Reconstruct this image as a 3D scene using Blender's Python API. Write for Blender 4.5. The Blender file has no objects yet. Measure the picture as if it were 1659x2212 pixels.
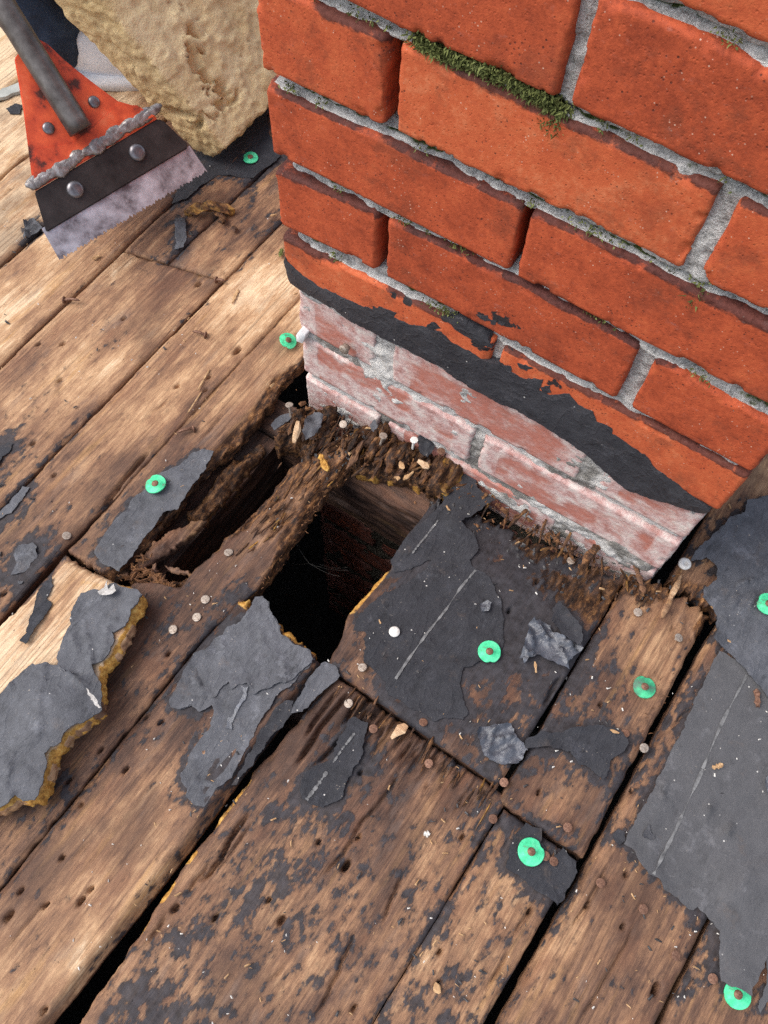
import bpy, bmesh, math, random
import numpy as np
from mathutils import Vector, Matrix, geometry

SC = bpy.context.scene
COL = SC.collection
rng = np.random.default_rng(7)
random.seed(7)

# ------------------------------------------------------------------ camera, sky, sun, exposure
CAM_R = np.array([[0.8380855, 0.5449314, 0.025738], [0.497218, -0.7435893, -0.4470449], [-0.2244703, 0.3874593, -0.8941411]])          # rows: image right, image down, view direction
CAM_C = np.array([0.344526, -0.395091, 0.236678])
FPX = 1775.247                      # focal length, in units of a 1659 wide picture
CTR = np.array([829.5, 1106.0])
cam = bpy.data.cameras.new('camera')
cam.sensor_fit = 'HORIZONTAL'; cam.sensor_width = 36.0
cam.lens = FPX / 1659.0 * 36.0
cam.clip_start = 0.01; cam.clip_end = 200
camo = bpy.data.objects.new('camera', cam); COL.objects.link(camo)
_r, _d, _f = CAM_R
camo.matrix_world = Matrix([[_r[i], -_d[i], -_f[i], CAM_C[i]] for i in range(3)] + [[0, 0, 0, 1]])
SC.camera = camo

SUN_DIR = Vector((-0.46, -0.33, 0.82)).normalized()      # towards the sun: left, high
w = bpy.data.worlds.new('World'); SC.world = w; w.use_nodes = True
bg = w.node_tree.nodes['Background']
sky = w.node_tree.nodes.new('ShaderNodeTexSky')
sky.sky_type = 'NISHITA'; sky.sun_disc = False
sky.sun_elevation = math.asin(SUN_DIR.z)
sky.sun_rotation = math.atan2(SUN_DIR.x, SUN_DIR.y)
sky.dust_density = 3.0; sky.air_density = 1.0
hs = w.node_tree.nodes.new('ShaderNodeHueSaturation')          # thin overcast: the blue is washed out
hs.inputs['Saturation'].default_value = 0.55
w.node_tree.links.new(sky.outputs[0], hs.inputs['Color']); w.node_tree.links.new(hs.outputs[0], bg.inputs[0])
bg.inputs[1].default_value = 0.15
sun = bpy.data.lights.new('sun', 'SUN'); sun.energy = 1.1; sun.angle = math.radians(40)
sun.color = (1.0, 0.95, 0.87)
suno = bpy.data.objects.new('sun', sun); COL.objects.link(suno)
suno.rotation_euler = SUN_DIR.to_track_quat('Z', 'Y').to_euler()
SC.view_settings.view_transform = 'Standard'
SC.view_settings.look = 'None'
SC.view_settings.exposure = 0.80
SC.view_settings.gamma = 1.0
SC.view_settings.use_curve_mapping = False
SC.render.engine = 'CYCLES'
SC.cycles.max_bounces = 6
SC.cycles.use_denoising = False

# ------------------------------------------------------------------ frames of reference
Z0, SL, SK = -0.50, 0.0537, -0.0377      # roof plane at the chimney foot, its slope, skew of the boards

def ray(u, v):
    return CAM_R.T @ np.array([(u - CTR[0]) / FPX, (v - CTR[1]) / FPX, 1.0])

def at(u, v, h=0.0):
    """world point on the roof (raised by h) seen at picture point u, v"""
    d = ray(u, v)
    t = (Z0 + h + SL * CAM_C[1] - CAM_C[2]) / (d[2] - SL * d[1])
    return CAM_C + t * d

def bk(u, v, h=0.0):
    """the same as roof coordinates: b across the boards, a along them towards the viewer"""
    X = at(u, v, h)
    return np.array([X[0] + SK * X[1], -X[1]])

def wall(u, v, y=0.0):
    d = ray(u, v)
    t = (y - CAM_C[1]) / d[1]
    X = CAM_C + t * d
    return np.array([X[0], X[2]])

def T(cx, cy, *pts):
    return [(553.0 * cx + a / 3.0, 553.0 * cy + b / 3.0) for a, b in pts]

def RW(b, a, h):
    """roof coordinates -> world"""
    b = np.asarray(b, float); a = np.asarray(a, float); h = np.asarray(h, float)
    return np.stack([b + SK * a, -a + 0 * b, Z0 - SL * a + h + 0 * b], -1)

# ------------------------------------------------------------------ noise
_tab = np.random.default_rng(3).random((256, 256))
_tab3 = np.random.default_rng(4).random((64, 64, 64))

def vn(x, y, seed=0):
    x = np.asarray(x, float) + seed * 17.31; y = np.asarray(y, float) + seed * 9.77
    xi = np.floor(x).astype(int); yi = np.floor(y).astype(int)
    fx = x - xi; fy = y - yi
    fx = fx * fx * (3 - 2 * fx); fy = fy * fy * (3 - 2 * fy)
    a = _tab[xi & 255, yi & 255]; b = _tab[(xi + 1) & 255, yi & 255]
    c = _tab[xi & 255, (yi + 1) & 255]; d = _tab[(xi + 1) & 255, (yi + 1) & 255]
    return (a * (1 - fx) + b * fx) * (1 - fy) + (c * (1 - fx) + d * fx) * fy

def fbm(x, y, seed=0, oct=4, gain=0.5):
    s = 0; amp = 1; tot = 0
    for o in range(oct):
        s = s + amp * vn(x * 2 ** o, y * 2 ** o, seed + o * 3); tot += amp; amp *= gain
    return s / tot

def vn3(p, seed=0):
    p = np.asarray(p, float) + seed * np.array([3.7, 9.1, 5.3])
    i = np.floor(p).astype(int); f = p - i; f = f * f * (3 - 2 * f)
    r = 0
    for dx in (0, 1):
        for dy in (0, 1):
            for dz in (0, 1):
                wgt = (f[..., 0] if dx else 1 - f[..., 0]) * (f[..., 1] if dy else 1 - f[..., 1]) * (f[..., 2] if dz else 1 - f[..., 2])
                r = r + wgt * _tab3[(i[..., 0] + dx) & 63, (i[..., 1] + dy) & 63, (i[..., 2] + dz) & 63]
    return r

def fbm3(p, seed=0, oct=4, gain=0.5):
    s = 0; amp = 1; tot = 0
    for o in range(oct):
        s = s + amp * vn3(np.asarray(p) * 2 ** o, seed + o); tot += amp; amp *= gain
    return s / tot

def sstep(x, lo, hi):
    t = np.clip((np.asarray(x, float) - lo) / (hi - lo), 0, 1)
    return t * t * (3 - 2 * t)

# ------------------------------------------------------------------ objects
def empty(name, loc, label=None, cat=None, group=None, kind=None, parent=None):
    o = bpy.data.objects.new(name, None); COL.objects.link(o)
    o.location = Vector(loc); o.empty_display_size = 0.03
    if parent is not None: setparent(o, parent)
    tag(o, label, cat, group, kind)
    return o

def tag(o, label=None, cat=None, group=None, kind=None):
    if label: o['label'] = label
    if cat: o['category'] = cat
    if group: o['group'] = group
    if kind: o['kind'] = kind
    return o

def wloc(o):
    v = Vector(o.location)
    while o.parent is not None:
        o = o.parent; v = v + Vector(o.location)
    return v

def setparent(o, p):
    o.parent = p
    o.location = Vector(o.location) - wloc(p)

def mesh_obj(name, V, F, mat, parent=None, attrs=None, smooth=True, loc=None, quads=None):
    """V world vertices; F list of faces or an (n,4)/(n,3) int array"""
    V = np.asarray(V, float)
    if loc is None:
        loc = np.array([V[:, 0].mean(), V[:, 1].mean(), V[:, 2].min()])
    loc = np.asarray(loc, float)
    me = bpy.data.meshes.new(name)
    if isinstance(F, np.ndarray):
        n, k = F.shape
        me.vertices.add(len(V)); me.vertices.foreach_set('co', (V - loc).astype(np.float32).ravel())
        me.loops.add(n * k); me.loops.foreach_set('vertex_index', F.astype(np.int32).ravel())
        me.polygons.add(n)
        me.polygons.foreach_set('loop_start', np.arange(0, n * k, k, dtype=np.int32))
        me.update(calc_edges=True)
    else:
        me.from_pydata((V - loc).tolist(), [], [list(map(int, f)) for f in F]); me.update()
    if smooth:
        me.polygons.foreach_set('use_smooth', np.ones(len(me.polygons), dtype=bool))
    for k, (ty, arr) in (attrs or {}).items():
        at_ = me.attributes.new(k, ty, 'POINT')
        key = 'vector' if ty == 'FLOAT_VECTOR' else 'color' if ty == 'FLOAT_COLOR' else 'value'
        at_.data.foreach_set(key, np.asarray(arr, np.float32).ravel())
    if mat is not None: me.materials.append(mat)
    o = bpy.data.objects.new(name, me); COL.objects.link(o)
    o.location = Vector(loc)
    if parent is not None: setparent(o, parent)
    return o

def grid_faces(nr, nc, flip=False, base=0):
    i = np.arange((nr - 1) * (nc - 1)); r = i // (nc - 1); c = i % (nc - 1)
    a = r * nc + c + base
    f = np.stack([a, a + 1, a + nc + 1, a + nc], 1)
    return f[:, ::-1] if flip else f

# ------------------------------------------------------------------ shader helpers
class NT:
    def __init__(self, name):
        self.m = bpy.data.materials.new(name); self.m.use_nodes = True
        self.t = self.m.node_tree; self.b = self.t.nodes['Principled BSDF']
    def n(self, ty, ins=None, **at_):
        nd = self.t.nodes.new(ty)
        for k, v in at_.items(): setattr(nd, k, v)
        for k, v in (ins or {}).items():
            s = nd.inputs[k]
            if hasattr(v, 'is_output'): self.t.links.new(v, s)
            else: s.default_value = v
        return nd
    def m_(self, op, a, b=None, clamp=False):
        ins = {0: a}
        if b is not None: ins[1] = b
        return self.n('ShaderNodeMath', ins, operation=op, use_clamp=clamp).outputs[0]
    def mix(self, fac, a, b, bt='MIX'):
        return self.n('ShaderNodeMix', {0: fac, 6: a, 7: b}, data_type='RGBA', blend_type=bt).outputs[2]
    def attr(self, name):
        return self.n('ShaderNodeAttribute', attribute_name=name)
    def noise(self, vec, scale, detail=4, rough=0.55, dist=0.0):
        return self.n('ShaderNodeTexNoise', {'Vector': vec, 'Scale': scale, 'Detail': detail, 'Roughness': rough, 'Distortion': dist}).outputs[0]
    def scale(self, vec, x, y, z):
        return self.n('ShaderNodeVectorMath', {0: vec, 1: (x, y, z)}, operation='MULTIPLY').outputs[0]
    def step(self, v, lo, hi, clamp=True):
        return self.n('ShaderNodeMapRange', {0: v, 1: lo, 2: hi, 3: 0.0, 4: 1.0}, interpolation_type='SMOOTHSTEP').outputs[0]
    def ramp(self, fac, stops):
        nd = self.n('ShaderNodeValToRGB', {0: fac})
        e = nd.color_ramp.elements
        e[0].position, e[0].color = stops[0][0], (*stops[0][1], 1)
        e[1].position, e[1].color = stops[-1][0], (*stops[-1][1], 1)
        for p, c in stops[1:-1]:
            k = e.new(p); k.color = (*c, 1)
        return nd.outputs[0]
    def sep(self, col):
        nd = self.n('ShaderNodeSeparateColor', {0: col}); return nd.outputs
    def set(self, **kw):
        for k, v in kw.items():
            k = {'Base': 'Base Color', 'Spec': 'Specular IOR Level', 'Rough': 'Roughness'}.get(k, k)
            s = self.b.inputs[k]
            if hasattr(v, 'is_output'): self.t.links.new(v, s)
            else: s.default_value = v
    def bump(self, h, dist, strength=1.0, normal=None):
        ins = {'Height': h, 'Distance': dist, 'Strength': strength}
        if normal is not None: ins['Normal'] = normal
        o = self.n('ShaderNodeBump', ins).outputs[0]
        self.t.links.new(o, self.b.inputs['Normal']); return o
    def geo(self):
        return self.n('ShaderNodeNewGeometry').outputs['Position']

def c4(r, g, b): return (r, g, b, 1.0)

def make_wood():
    N = NT('weathered_wood')
    gc = N.attr('gc').outputs['Vector']
    A = N.attr('wt'); rgb = N.sep(A.outputs['Color'])
    tone, tar, rot, yel = rgb[0], rgb[1], rgb[2], A.outputs['Alpha']
    wv = N.n('ShaderNodeTexNoise', {'Vector': N.scale(gc, 10, 2.5, 10), 'Scale': 1.0, 'Detail': 0.5}).outputs[1]
    wv = N.n('ShaderNodeVectorMath', {0: wv, 1: (0.5, 0.5, 0.5)}, operation='SUBTRACT').outputs[0]
    wv = N.n('ShaderNodeVectorMath', {0: wv, 1: (0.004, 0.01, 0.004)}, operation='MULTIPLY').outputs[0]
    p = N.n('ShaderNodeVectorMath', {0: gc, 1: wv}, operation='ADD').outputs[0]
    fine = N.noise(N.scale(p, 1, 0.035, 1), 760, 5, 0.7)
    ps = N.n('ShaderNodeSeparateXYZ', {0: p}).outputs
    rw = N.noise(N.scale(gc, 1, 0.10, 1), 16, 3, 0.5)
    ring = N.m_('SINE', N.m_('ADD', N.m_('MULTIPLY', ps[0], 1150.0), N.m_('MULTIPLY', rw, 46.0)))
    ring = N.m_('POWER', N.m_('ADD', N.m_('MULTIPLY', ring, 0.5), 0.5), 5.0)
    ring = N.m_('MULTIPLY', ring, N.step(N.noise(N.scale(gc, 1, 0.3, 1), 19, 4, 0.6), 0.40, 0.62))
    med = N.noise(N.scale(p, 1, 0.08, 1), 90, 5, 0.6, 0.4)
    broad = N.noise(N.scale(p, 1, 0.42, 1), 24, 7, 0.66, 0.2)
    blot = N.noise(N.scale(p, 1, 0.55, 1), 75, 6, 0.66, 0.3)
    tiny = N.noise(N.scale(p, 1, 0.22, 1), 380, 4, 0.65)
    strk = N.step(N.noise(N.scale(p, 1, 0.022, 1), 190, 4, 0.6), 0.60, 0.72)
    och = N.step(N.noise(N.scale(p, 1, 0.10, 1), 60, 5, 0.65), 0.56, 0.70)
    v = N.m_('ADD', tone, N.m_('MULTIPLY', N.m_('SUBTRACT', med, 0.5), 0.45))
    v = N.m_('ADD', v, N.m_('MULTIPLY', N.m_('SUBTRACT', broad, 0.5), 1.3))
    v = N.m_('ADD', v, N.m_('MULTIPLY', N.m_('SUBTRACT', fine, 0.5), 0.5))
    v = N.m_('ADD', v, N.m_('MULTIPLY', N.m_('SUBTRACT', tiny, 0.5), 0.36))
    col = N.ramp(v, [(0.0, (0.018, 0.0105, 0.009)), (0.2, (0.050, 0.027, 0.020)), (0.40, (0.125, 0.066, 0.042)),
                     (0.60, (0.275, 0.148, 0.081)), (0.80, (0.475, 0.288, 0.157)), (1.0, (0.72, 0.535, 0.345))])
    col = N.mix(N.m_('MULTIPLY', ring, 0.42), col, c4(0.085, 0.043, 0.026))
    # reddish patches
    red = N.step(N.noise(N.scale(p, 1, 0.4, 1), 42, 4, 0.6), 0.5, 0.68)
    col = N.mix(N.m_('MULTIPLY', red, 0.30), col, c4(0.20, 0.085, 0.045), 'MIX')
    col = N.mix(N.m_('MULTIPLY', och, N.m_('MULTIPLY', tone, 0.55)), col, c4(0.52, 0.29, 0.10))
    col = N.mix(N.m_('MULTIPLY', strk, 0.5), col, c4(0.045, 0.024, 0.018))
    wet = N.step(N.noise(N.scale(p, 1, 0.5, 1), 11, 7, 0.62), 0.52, 0.66)
    col = N.mix(N.m_('MULTIPLY', wet, 0.55), col, c4(0.075, 0.040, 0.027))
    # grey weathering
    gry = N.step(N.noise(N.scale(p, 1, 0.25, 1), 55, 5, 0.6), 0.55, 0.72)
    col = N.mix(N.m_('MULTIPLY', gry, 0.3), col, c4(0.15, 0.125, 0.115))
    # rot
    rcol = N.ramp(N.noise(N.scale(gc, 1, 0.35, 1), 210, 6, 0.7), [(0.34, (0.010, 0.006, 0.005)), (0.47, (0.050, 0.023, 0.012)),
                                                                   (0.58, (0.155, 0.070, 0.027)), (0.74, (0.36, 0.19, 0.075))])
    kk = N.m_('ADD', 0.32, N.m_('MULTIPLY', tone, 1.7))
    rcol = N.mix(1.0, rcol, N.n('ShaderNodeCombineColor', {0: kk, 1: kk, 2: kk}).outputs[0], 'MULTIPLY')
    rm = N.step(N.m_('ADD', rot, N.m_('MULTIPLY', N.m_('SUBTRACT', blot, 0.5), 0.7)), 0.35, 0.65)
    col = N.mix(rm, col, rcol)
    ycol = N.ramp(N.noise(gc, 260, 5, 0.7), [(0.3, (0.16, 0.065, 0.015)), (0.5, (0.46, 0.23, 0.045)), (0.7, (0.68, 0.44, 0.13))])
    ym = N.step(N.m_('ADD', yel, N.m_('MULTIPLY', N.m_('SUBTRACT', blot, 0.5), 0.8)), 0.4, 0.6)
    col = N.mix(ym, col, ycol)
    # tar residue
    t = N.m_('ADD', N.m_('MULTIPLY', blot, 0.38), N.m_('MULTIPLY', N.noise(N.scale(p, 1, 0.5, 1), 185, 3, 0.5), 0.34))
    t = N.m_('ADD', t, N.m_('MULTIPLY', N.noise(N.scale(p, 1, 0.5, 1), 30, 4, 0.55), 0.28))
    thr = N.m_('SUBTRACT', 0.69, N.m_('MULTIPLY', tar, 0.42))
    tm = N.step(N.m_('SUBTRACT', t, thr), -0.018, 0.028)
    tm = N.m_('MULTIPLY', tm, N.m_('SUBTRACT', 1.0, N.m_('MULTIPLY', fine, 0.22)))
    tcol = N.ramp(N.noise(gc, 150, 4, 0.6), [(0.3, (0.014, 0.014, 0.017)), (0.7, (0.046, 0.046, 0.055))])
    halo = N.step(N.m_('SUBTRACT', t, thr), -0.075, 0.015)
    col = N.mix(N.m_('MULTIPLY', halo, 0.5), col, c4(0.055, 0.031, 0.023))
    col = N.mix(tm, col, tcol)
    # pin holes
    ph = N.n('ShaderNodeTexVoronoi', {'Vector': N.scale(gc, 1, 0.5, 1), 'Scale': 125.0}, feature='F1').outputs[0]
    pm = N.m_('SUBTRACT', 1.0, N.step(ph, 0.03, 0.055))
    col = N.mix(N.m_('MULTIPLY', pm, 0.75), col, c4(0.018, 0.012, 0.01))
    N.set(Base=col, Rough=N.m_('ADD', 0.55, N.m_('MULTIPLY', blot, 0.25)), Spec=0.3)
    h = N.m_('ADD', N.m_('MULTIPLY', fine, 0.5), N.m_('MULTIPLY', med, 0.5))
    h = N.m_('ADD', h, N.m_('MULTIPLY', ring, 0.18))
    h = N.m_('ADD', h, N.m_('MULTIPLY', N.noise(gc, 400, 4, 0.7), N.m_('ADD', 0.12, N.m_('MULTIPLY', rot, 0.9))))
    h = N.m_('ADD', h, N.m_('MULTIPLY', tm, 0.35))
    h = N.m_('SUBTRACT', h, N.m_('MULTIPLY', pm, 0.6))
    N.bump(h, 0.0011, 0.8)
    return N.m

def make_felt(name='tar_paper', lo=(0.030, 0.031, 0.036), hi=(0.085, 0.088, 0.10), rough=0.62, spec=0.4, dust=0.5, wrinkle=0.42):
    N = NT(name)
    gc = N.attr('gc').outputs['Vector']
    a = N.noise(gc, 60, 8, 0.7); b = N.noise(N.scale(gc, 1, 0.4, 1), 420, 5, 0.7); c = N.noise(gc, 14, 4, 0.6)
    v = N.m_('ADD', N.m_('MULTIPLY', a, 0.5), N.m_('ADD', N.m_('MULTIPLY', b, 0.28), N.m_('MULTIPLY', c, 0.32)))
    col = N.ramp(v, [(0.34, lo), (0.70, hi)])
    ab = N.step(N.noise(gc, 34, 8, 0.74), 0.55, 0.68)
    col = N.mix(N.m_('MULTIPLY', ab, 0.34), col, c4(hi[0] * 2.1, hi[1] * 2.1, hi[2] * 2.1))
    dk = N.step(N.noise(N.scale(gc, 1, 0.5, 1), 52, 8, 0.7), 0.56, 0.68)
    col = N.mix(N.m_('MULTIPLY', dk, 0.5), col, c4(lo[0] * 0.5, lo[1] * 0.5, lo[2] * 0.5))
    # brown scuffs and pale dust
    br = N.step(N.noise(gc, 38, 6, 0.7), 0.58, 0.72)
    col = N.mix(N.m_('MULTIPLY', br, 0.28), col, c4(0.14, 0.10, 0.075))
    du = N.step(N.noise(gc, 520, 3, 0.5), 0.66, 0.74)
    du2 = N.step(N.noise(gc, 30, 4, 0.6), 0.42, 0.66)
    col = N.mix(N.m_('MULTIPLY', N.m_('MULTIPLY', du, du2), dust), col, c4(0.42, 0.36, 0.29))
    vo = N.n('ShaderNodeTexVoronoi', {'Vector': gc, 'Scale': 95.0}, feature='F1').outputs[0]
    sp = N.m_('SUBTRACT', 1.0, N.step(vo, 0.05, 0.085))
    spm = N.step(N.noise(gc, 61, 2, 0.5), 0.5, 0.56)
    col = N.mix(N.m_('MULTIPLY', sp, N.m_('MULTIPLY', spm, 0.85)), col, c4(0.62, 0.60, 0.56))
    N.set(Base=col, Rough=N.m_('ADD', rough - 0.1, N.m_('MULTIPLY', a, 0.22)), Spec=spec)
    h = N.m_('ADD', N.m_('MULTIPLY', a, 0.9), N.m_('ADD', N.m_('MULTIPLY', b, 0.5), N.m_('MULTIPLY', N.noise(gc, 900, 3, 0.6), 0.3)))
    wk = N.m_('POWER', N.m_('SUBTRACT', 1.0, N.m_('ABSOLUTE', N.m_('SUBTRACT', N.m_('MULTIPLY', N.noise(N.scale(gc, 1, 0.45, 1), 42, 3, 0.55, 0.5), 2.0), 1.0))), 14.0)
    h = N.m_('ADD', h, N.m_('MULTIPLY', wk, wrinkle))
    N.bump(h, 0.0014, 0.7)
    return N.m

def make_brick():
    N = NT('red_brick')
    gc = N.attr('gc').outputs['Vector']
    A = N.attr('bk'); rgb = N.sep(A.outputs['Color'])
    soot_shade, lime, tone, tarr = rgb[0], rgb[1], rgb[2], A.outputs['Alpha']
    a = N.noise(gc, 46, 8, 0.72); b = N.noise(gc, 300, 5, 0.7); s = N.noise(N.scale(gc, 1, 1, 1.6), 90, 7, 0.72)
    v = N.m_('ADD', N.m_('MULTIPLY', a, 0.65), N.m_('ADD', N.m_('MULTIPLY', b, 0.45), N.m_('SUBTRACT', N.m_('MULTIPLY', tone, 0.35), 0.12)))
    col = N.ramp(v, [(0.32, (0.13, 0.026, 0.014)), (0.46, (0.29, 0.053, 0.022)), (0.62, (0.45, 0.086, 0.033)), (0.76, (0.54, 0.120, 0.045)), (0.9, (0.62, 0.19, 0.085))])
    # scorched brown clouds
    cl = N.step(N.noise(gc, 24, 9, 0.76), 0.51, 0.64)
    col = N.mix(N.m_('MULTIPLY', cl, 0.42), col, c4(0.13, 0.042, 0.024))
    sc_ = N.step(N.noise(gc, 9, 8, 0.7), 0.54, 0.70)
    col = N.mix(N.m_('MULTIPLY', sc_, 0.42), col, c4(0.075, 0.030, 0.022))
    # dark iron spots
    vo = N.n('ShaderNodeTexVoronoi', {'Vector': gc, 'Scale': 300.0}, feature='F1').outputs[0]
    sp = N.m_('SUBTRACT', 1.0, N.step(vo, 0.12, 0.26))
    spm = N.step(N.noise(gc, 38, 6, 0.7), 0.50, 0.62)
    col = N.mix(N.m_('MULTIPLY', N.m_('MULTIPLY', sp, spm), 0.8), col, c4(0.045, 0.02, 0.018))
    vo2 = N.n('ShaderNodeTexVoronoi', {'Vector': N.n('ShaderNodeVectorMath', {0: gc, 1: (3.3, 1.7, 5.1)}, operation='ADD').outputs[0], 'Scale': 330.0}, feature='F1').outputs[0]
    wp = N.m_('SUBTRACT', 1.0, N.step(vo2, 0.10, 0.20))
    wpm = N.step(N.noise(gc, 60, 4, 0.65), 0.53, 0.62)
    col = N.mix(N.m_('MULTIPLY', N.m_('MULTIPLY', wp, wpm), 0.7), col, c4(0.72, 0.50, 0.38))
    sm = N.step(N.m_('ADD', soot_shade, N.m_('MULTIPLY', N.m_('SUBTRACT', s, 0.5), 2.0)), 0.42, 0.85)
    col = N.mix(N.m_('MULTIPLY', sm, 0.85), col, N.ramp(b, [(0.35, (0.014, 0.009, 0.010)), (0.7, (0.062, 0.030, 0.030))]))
    # lime bloom
    lm = N.step(N.m_('ADD', lime, N.m_('MULTIPLY', N.m_('SUBTRACT', s, 0.5), 1.5)), 0.12, 1.0)
    lcol = N.ramp(N.noise(gc, 85, 6, 0.7), [(0.32, (0.38, 0.185, 0.16)), (0.46, (0.55, 0.37, 0.345)), (0.58, (0.65, 0.54, 0.50)), (0.75, (0.70, 0.65, 0.58))])
    col = N.mix(N.m_('MULTIPLY', N.step(lime, 0.05, 0.3), 0.7), col, c4(0.42, 0.19, 0.155))
    col = N.mix(lm, col, lcol)
    tm = N.step(N.m_('ADD', tarr, N.m_('MULTIPLY', N.m_('SUBTRACT', N.noise(gc, 130, 5, 0.6), 0.5), 1.5)), 0.48, 0.56)
    col = N.mix(tm, col, c4(0.028, 0.024, 0.026))
    N.set(Base=col, Rough=N.m_('ADD', 0.62, N.m_('MULTIPLY', a, 0.25)), Spec=0.25)
    h = N.m_('ADD', N.m_('MULTIPLY', b, 0.35), N.m_('ADD', N.m_('MULTIPLY', a, 0.3), N.m_('MULTIPLY', sp, -0.25)))
    h = N.m_('ADD', h, N.m_('MULTIPLY', N.m_('MULTIPLY', lm, N.noise(gc, 300, 4, 0.7)), 0.9))
    h = N.m_('ADD', h, N.m_('MULTIPLY', N.noise(gc, 900, 3, 0.6), 0.25))
    N.bump(h, 0.0011, 0.75)
    return N.m

def make_mortar():
    N = NT('lime_mortar')
    gc = N.attr('gc').outputs['Vector']
    A = N.attr('bk'); rgb = N.sep(A.outputs['Color'])
    moss, pale, soot_shade = rgb[0], rgb[1], rgb[2]
    a = N.noise(gc, 120, 6, 0.7); b = N.noise(gc, 620, 4, 0.65); s = N.noise(gc, 60, 5, 0.62)
    col = N.ramp(N.m_('ADD', N.m_('MULTIPLY', a, 0.6), N.m_('MULTIPLY', b, 0.4)),
                 [(0.32, (0.12, 0.115, 0.11)), (0.44, (0.32, 0.315, 0.305)), (0.56, (0.55, 0.54, 0.525)), (0.75, (0.74, 0.73, 0.71))])
    col = N.mix(N.m_('MULTIPLY', pale, N.step(N.m_('ADD', s, N.m_('MULTIPLY', N.step(pale, 0.85, 1.0), 0.3)), 0.4, 0.65)), col, c4(0.64, 0.62, 0.59))
    col = N.mix(N.m_('MULTIPLY', soot_shade, N.step(N.m_('ADD', s, N.m_('MULTIPLY', soot_shade, 0.3)), 0.5, 0.75)), col, c4(0.085, 0.075, 0.06))
    mm = N.step(N.m_('ADD', moss, N.m_('MULTIPLY', N.m_('SUBTRACT', s, 0.5), 1.2)), 0.42, 0.62)
    mcol = N.ramp(b, [(0.35, (0.025, 0.032, 0.008)), (0.65, (0.10, 0.125, 0.035))])
    col = N.mix(mm, col, mcol)
    N.set(Base=col, Rough=0.9, Spec=0.2)
    N.bump(N.m_('ADD', N.m_('MULTIPLY', a, 0.8), N.m_('MULTIPLY', b, 0.8)), 0.0030, 1.0)
    return N.m

def make_simple(name, stops, scale, rough=0.6, metal=0.0, spec=0.4, bump=0.001, detail=5, stretch=(1, 1, 1), bscale=None):
    N = NT(name)
    p = N.n('ShaderNodeTexCoord').outputs['Object']
    p = N.scale(p, *stretch)
    v = N.noise(p, scale, detail, 0.62)
    N.set(Base=N.ramp(v, stops), Rough=rough, Metallic=metal, Spec=spec)
    if bump: N.bump(N.noise(p, bscale or scale * 2, 4, 0.6), bump, 0.7)
    return N.m

def make_foam():
    N = NT('spray_foam')
    p = N.geo()
    a = N.noise(p, 14, 5, 0.6); b = N.noise(p, 110, 5, 0.65); c = N.noise(p, 420, 3, 0.6)
    v = N.m_('ADD', N.m_('MULTIPLY', a, 0.5), N.m_('ADD', N.m_('MULTIPLY', b, 0.35), N.m_('MULTIPLY', c, 0.15)))
    col = N.ramp(v, [(0.28, (0.36, 0.25, 0.11)), (0.42, (0.62, 0.47, 0.25)), (0.56, (0.73, 0.59, 0.35)), (0.78, (0.80, 0.69, 0.47))])
    shd = N.attr('side_shade').outputs['Fac']
    col = N.mix(N.m_('MULTIPLY', shd, N.m_('ADD', 0.15, N.m_('MULTIPLY', a, 0.5))), col, c4(0.40, 0.265, 0.11))  # shade of the darker side painted in as a browner tone
    N.set(Base=col, Rough=0.85, Spec=0.25)
    N.bump(N.m_('ADD', N.m_('MULTIPLY', b, 0.8), N.m_('MULTIPLY', c, 0.45)), 0.003, 0.7)
    return N.m

M = {}
M['wood'] = make_wood()
M['felt'] = make_felt('tar_paper', (0.013, 0.013, 0.016), (0.044, 0.045, 0.053), 0.68, 0.25, 0.5)
M['felt_light'] = make_felt('faded_tar_paper', (0.027, 0.028, 0.033), (0.118, 0.122, 0.138), 0.6, 0.35, 0.75)
M['felt_sheet'] = make_felt('new_tar_paper', (0.062, 0.062, 0.066), (0.102, 0.101, 0.107), 0.7, 0.3, 0.3, 0.0)
M['felt_shiny'] = make_felt('glossy_bitumen', (0.030, 0.032, 0.040), (0.10, 0.11, 0.135), 0.33, 0.7, 0.25)
M['tar'] = make_felt('roofing_tar', (0.014, 0.014, 0.018), (0.052, 0.053, 0.062), 0.48, 0.5, 0.1, 0.5)
M['brick'] = make_brick()
M['mortar'] = make_mortar()
M['foam'] = make_foam()
M['chalk'] = make_simple('chalk_line', [(0.35, (0.07, 0.07, 0.073)), (0.65, (0.22, 0.22, 0.22))], 160, 0.9, bump=0)
M['green'] = make_simple('green_plastic', [(0.33, (0.13, 0.20, 0.13)), (0.41, (0.04, 0.52, 0.24)), (0.55, (0.08, 0.70, 0.34)), (0.8, (0.20, 0.78, 0.45))], 150, 0.55, spec=0.5, bump=0.0004)
M['green_old'] = make_simple('worn_green_plastic', [(0.36, (0.10, 0.13, 0.11)), (0.5, (0.04, 0.30, 0.15)), (0.62, (0.07, 0.52, 0.25))], 85, 0.55, bump=0.0006)
M['rust'] = make_simple('rusty_steel', [(0.3, (0.07, 0.035, 0.025)), (0.5, (0.19, 0.095, 0.06)), (0.75, (0.33, 0.20, 0.14))], 420, 0.6, 0.35, bump=0.0004)
M['nail_pale'] = make_simple('dull_zinc', [(0.3, (0.12, 0.08, 0.06)), (0.5, (0.33, 0.27, 0.22)), (0.75, (0.52, 0.47, 0.42))], 420, 0.5, 0.3, bump=0.0004)
M['nail_white'] = make_simple('white_flecked_zinc', [(0.3, (0.55, 0.53, 0.49)), (0.7, (0.82, 0.80, 0.76))], 420, 0.85, 0.0, bump=0.0004)
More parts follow.
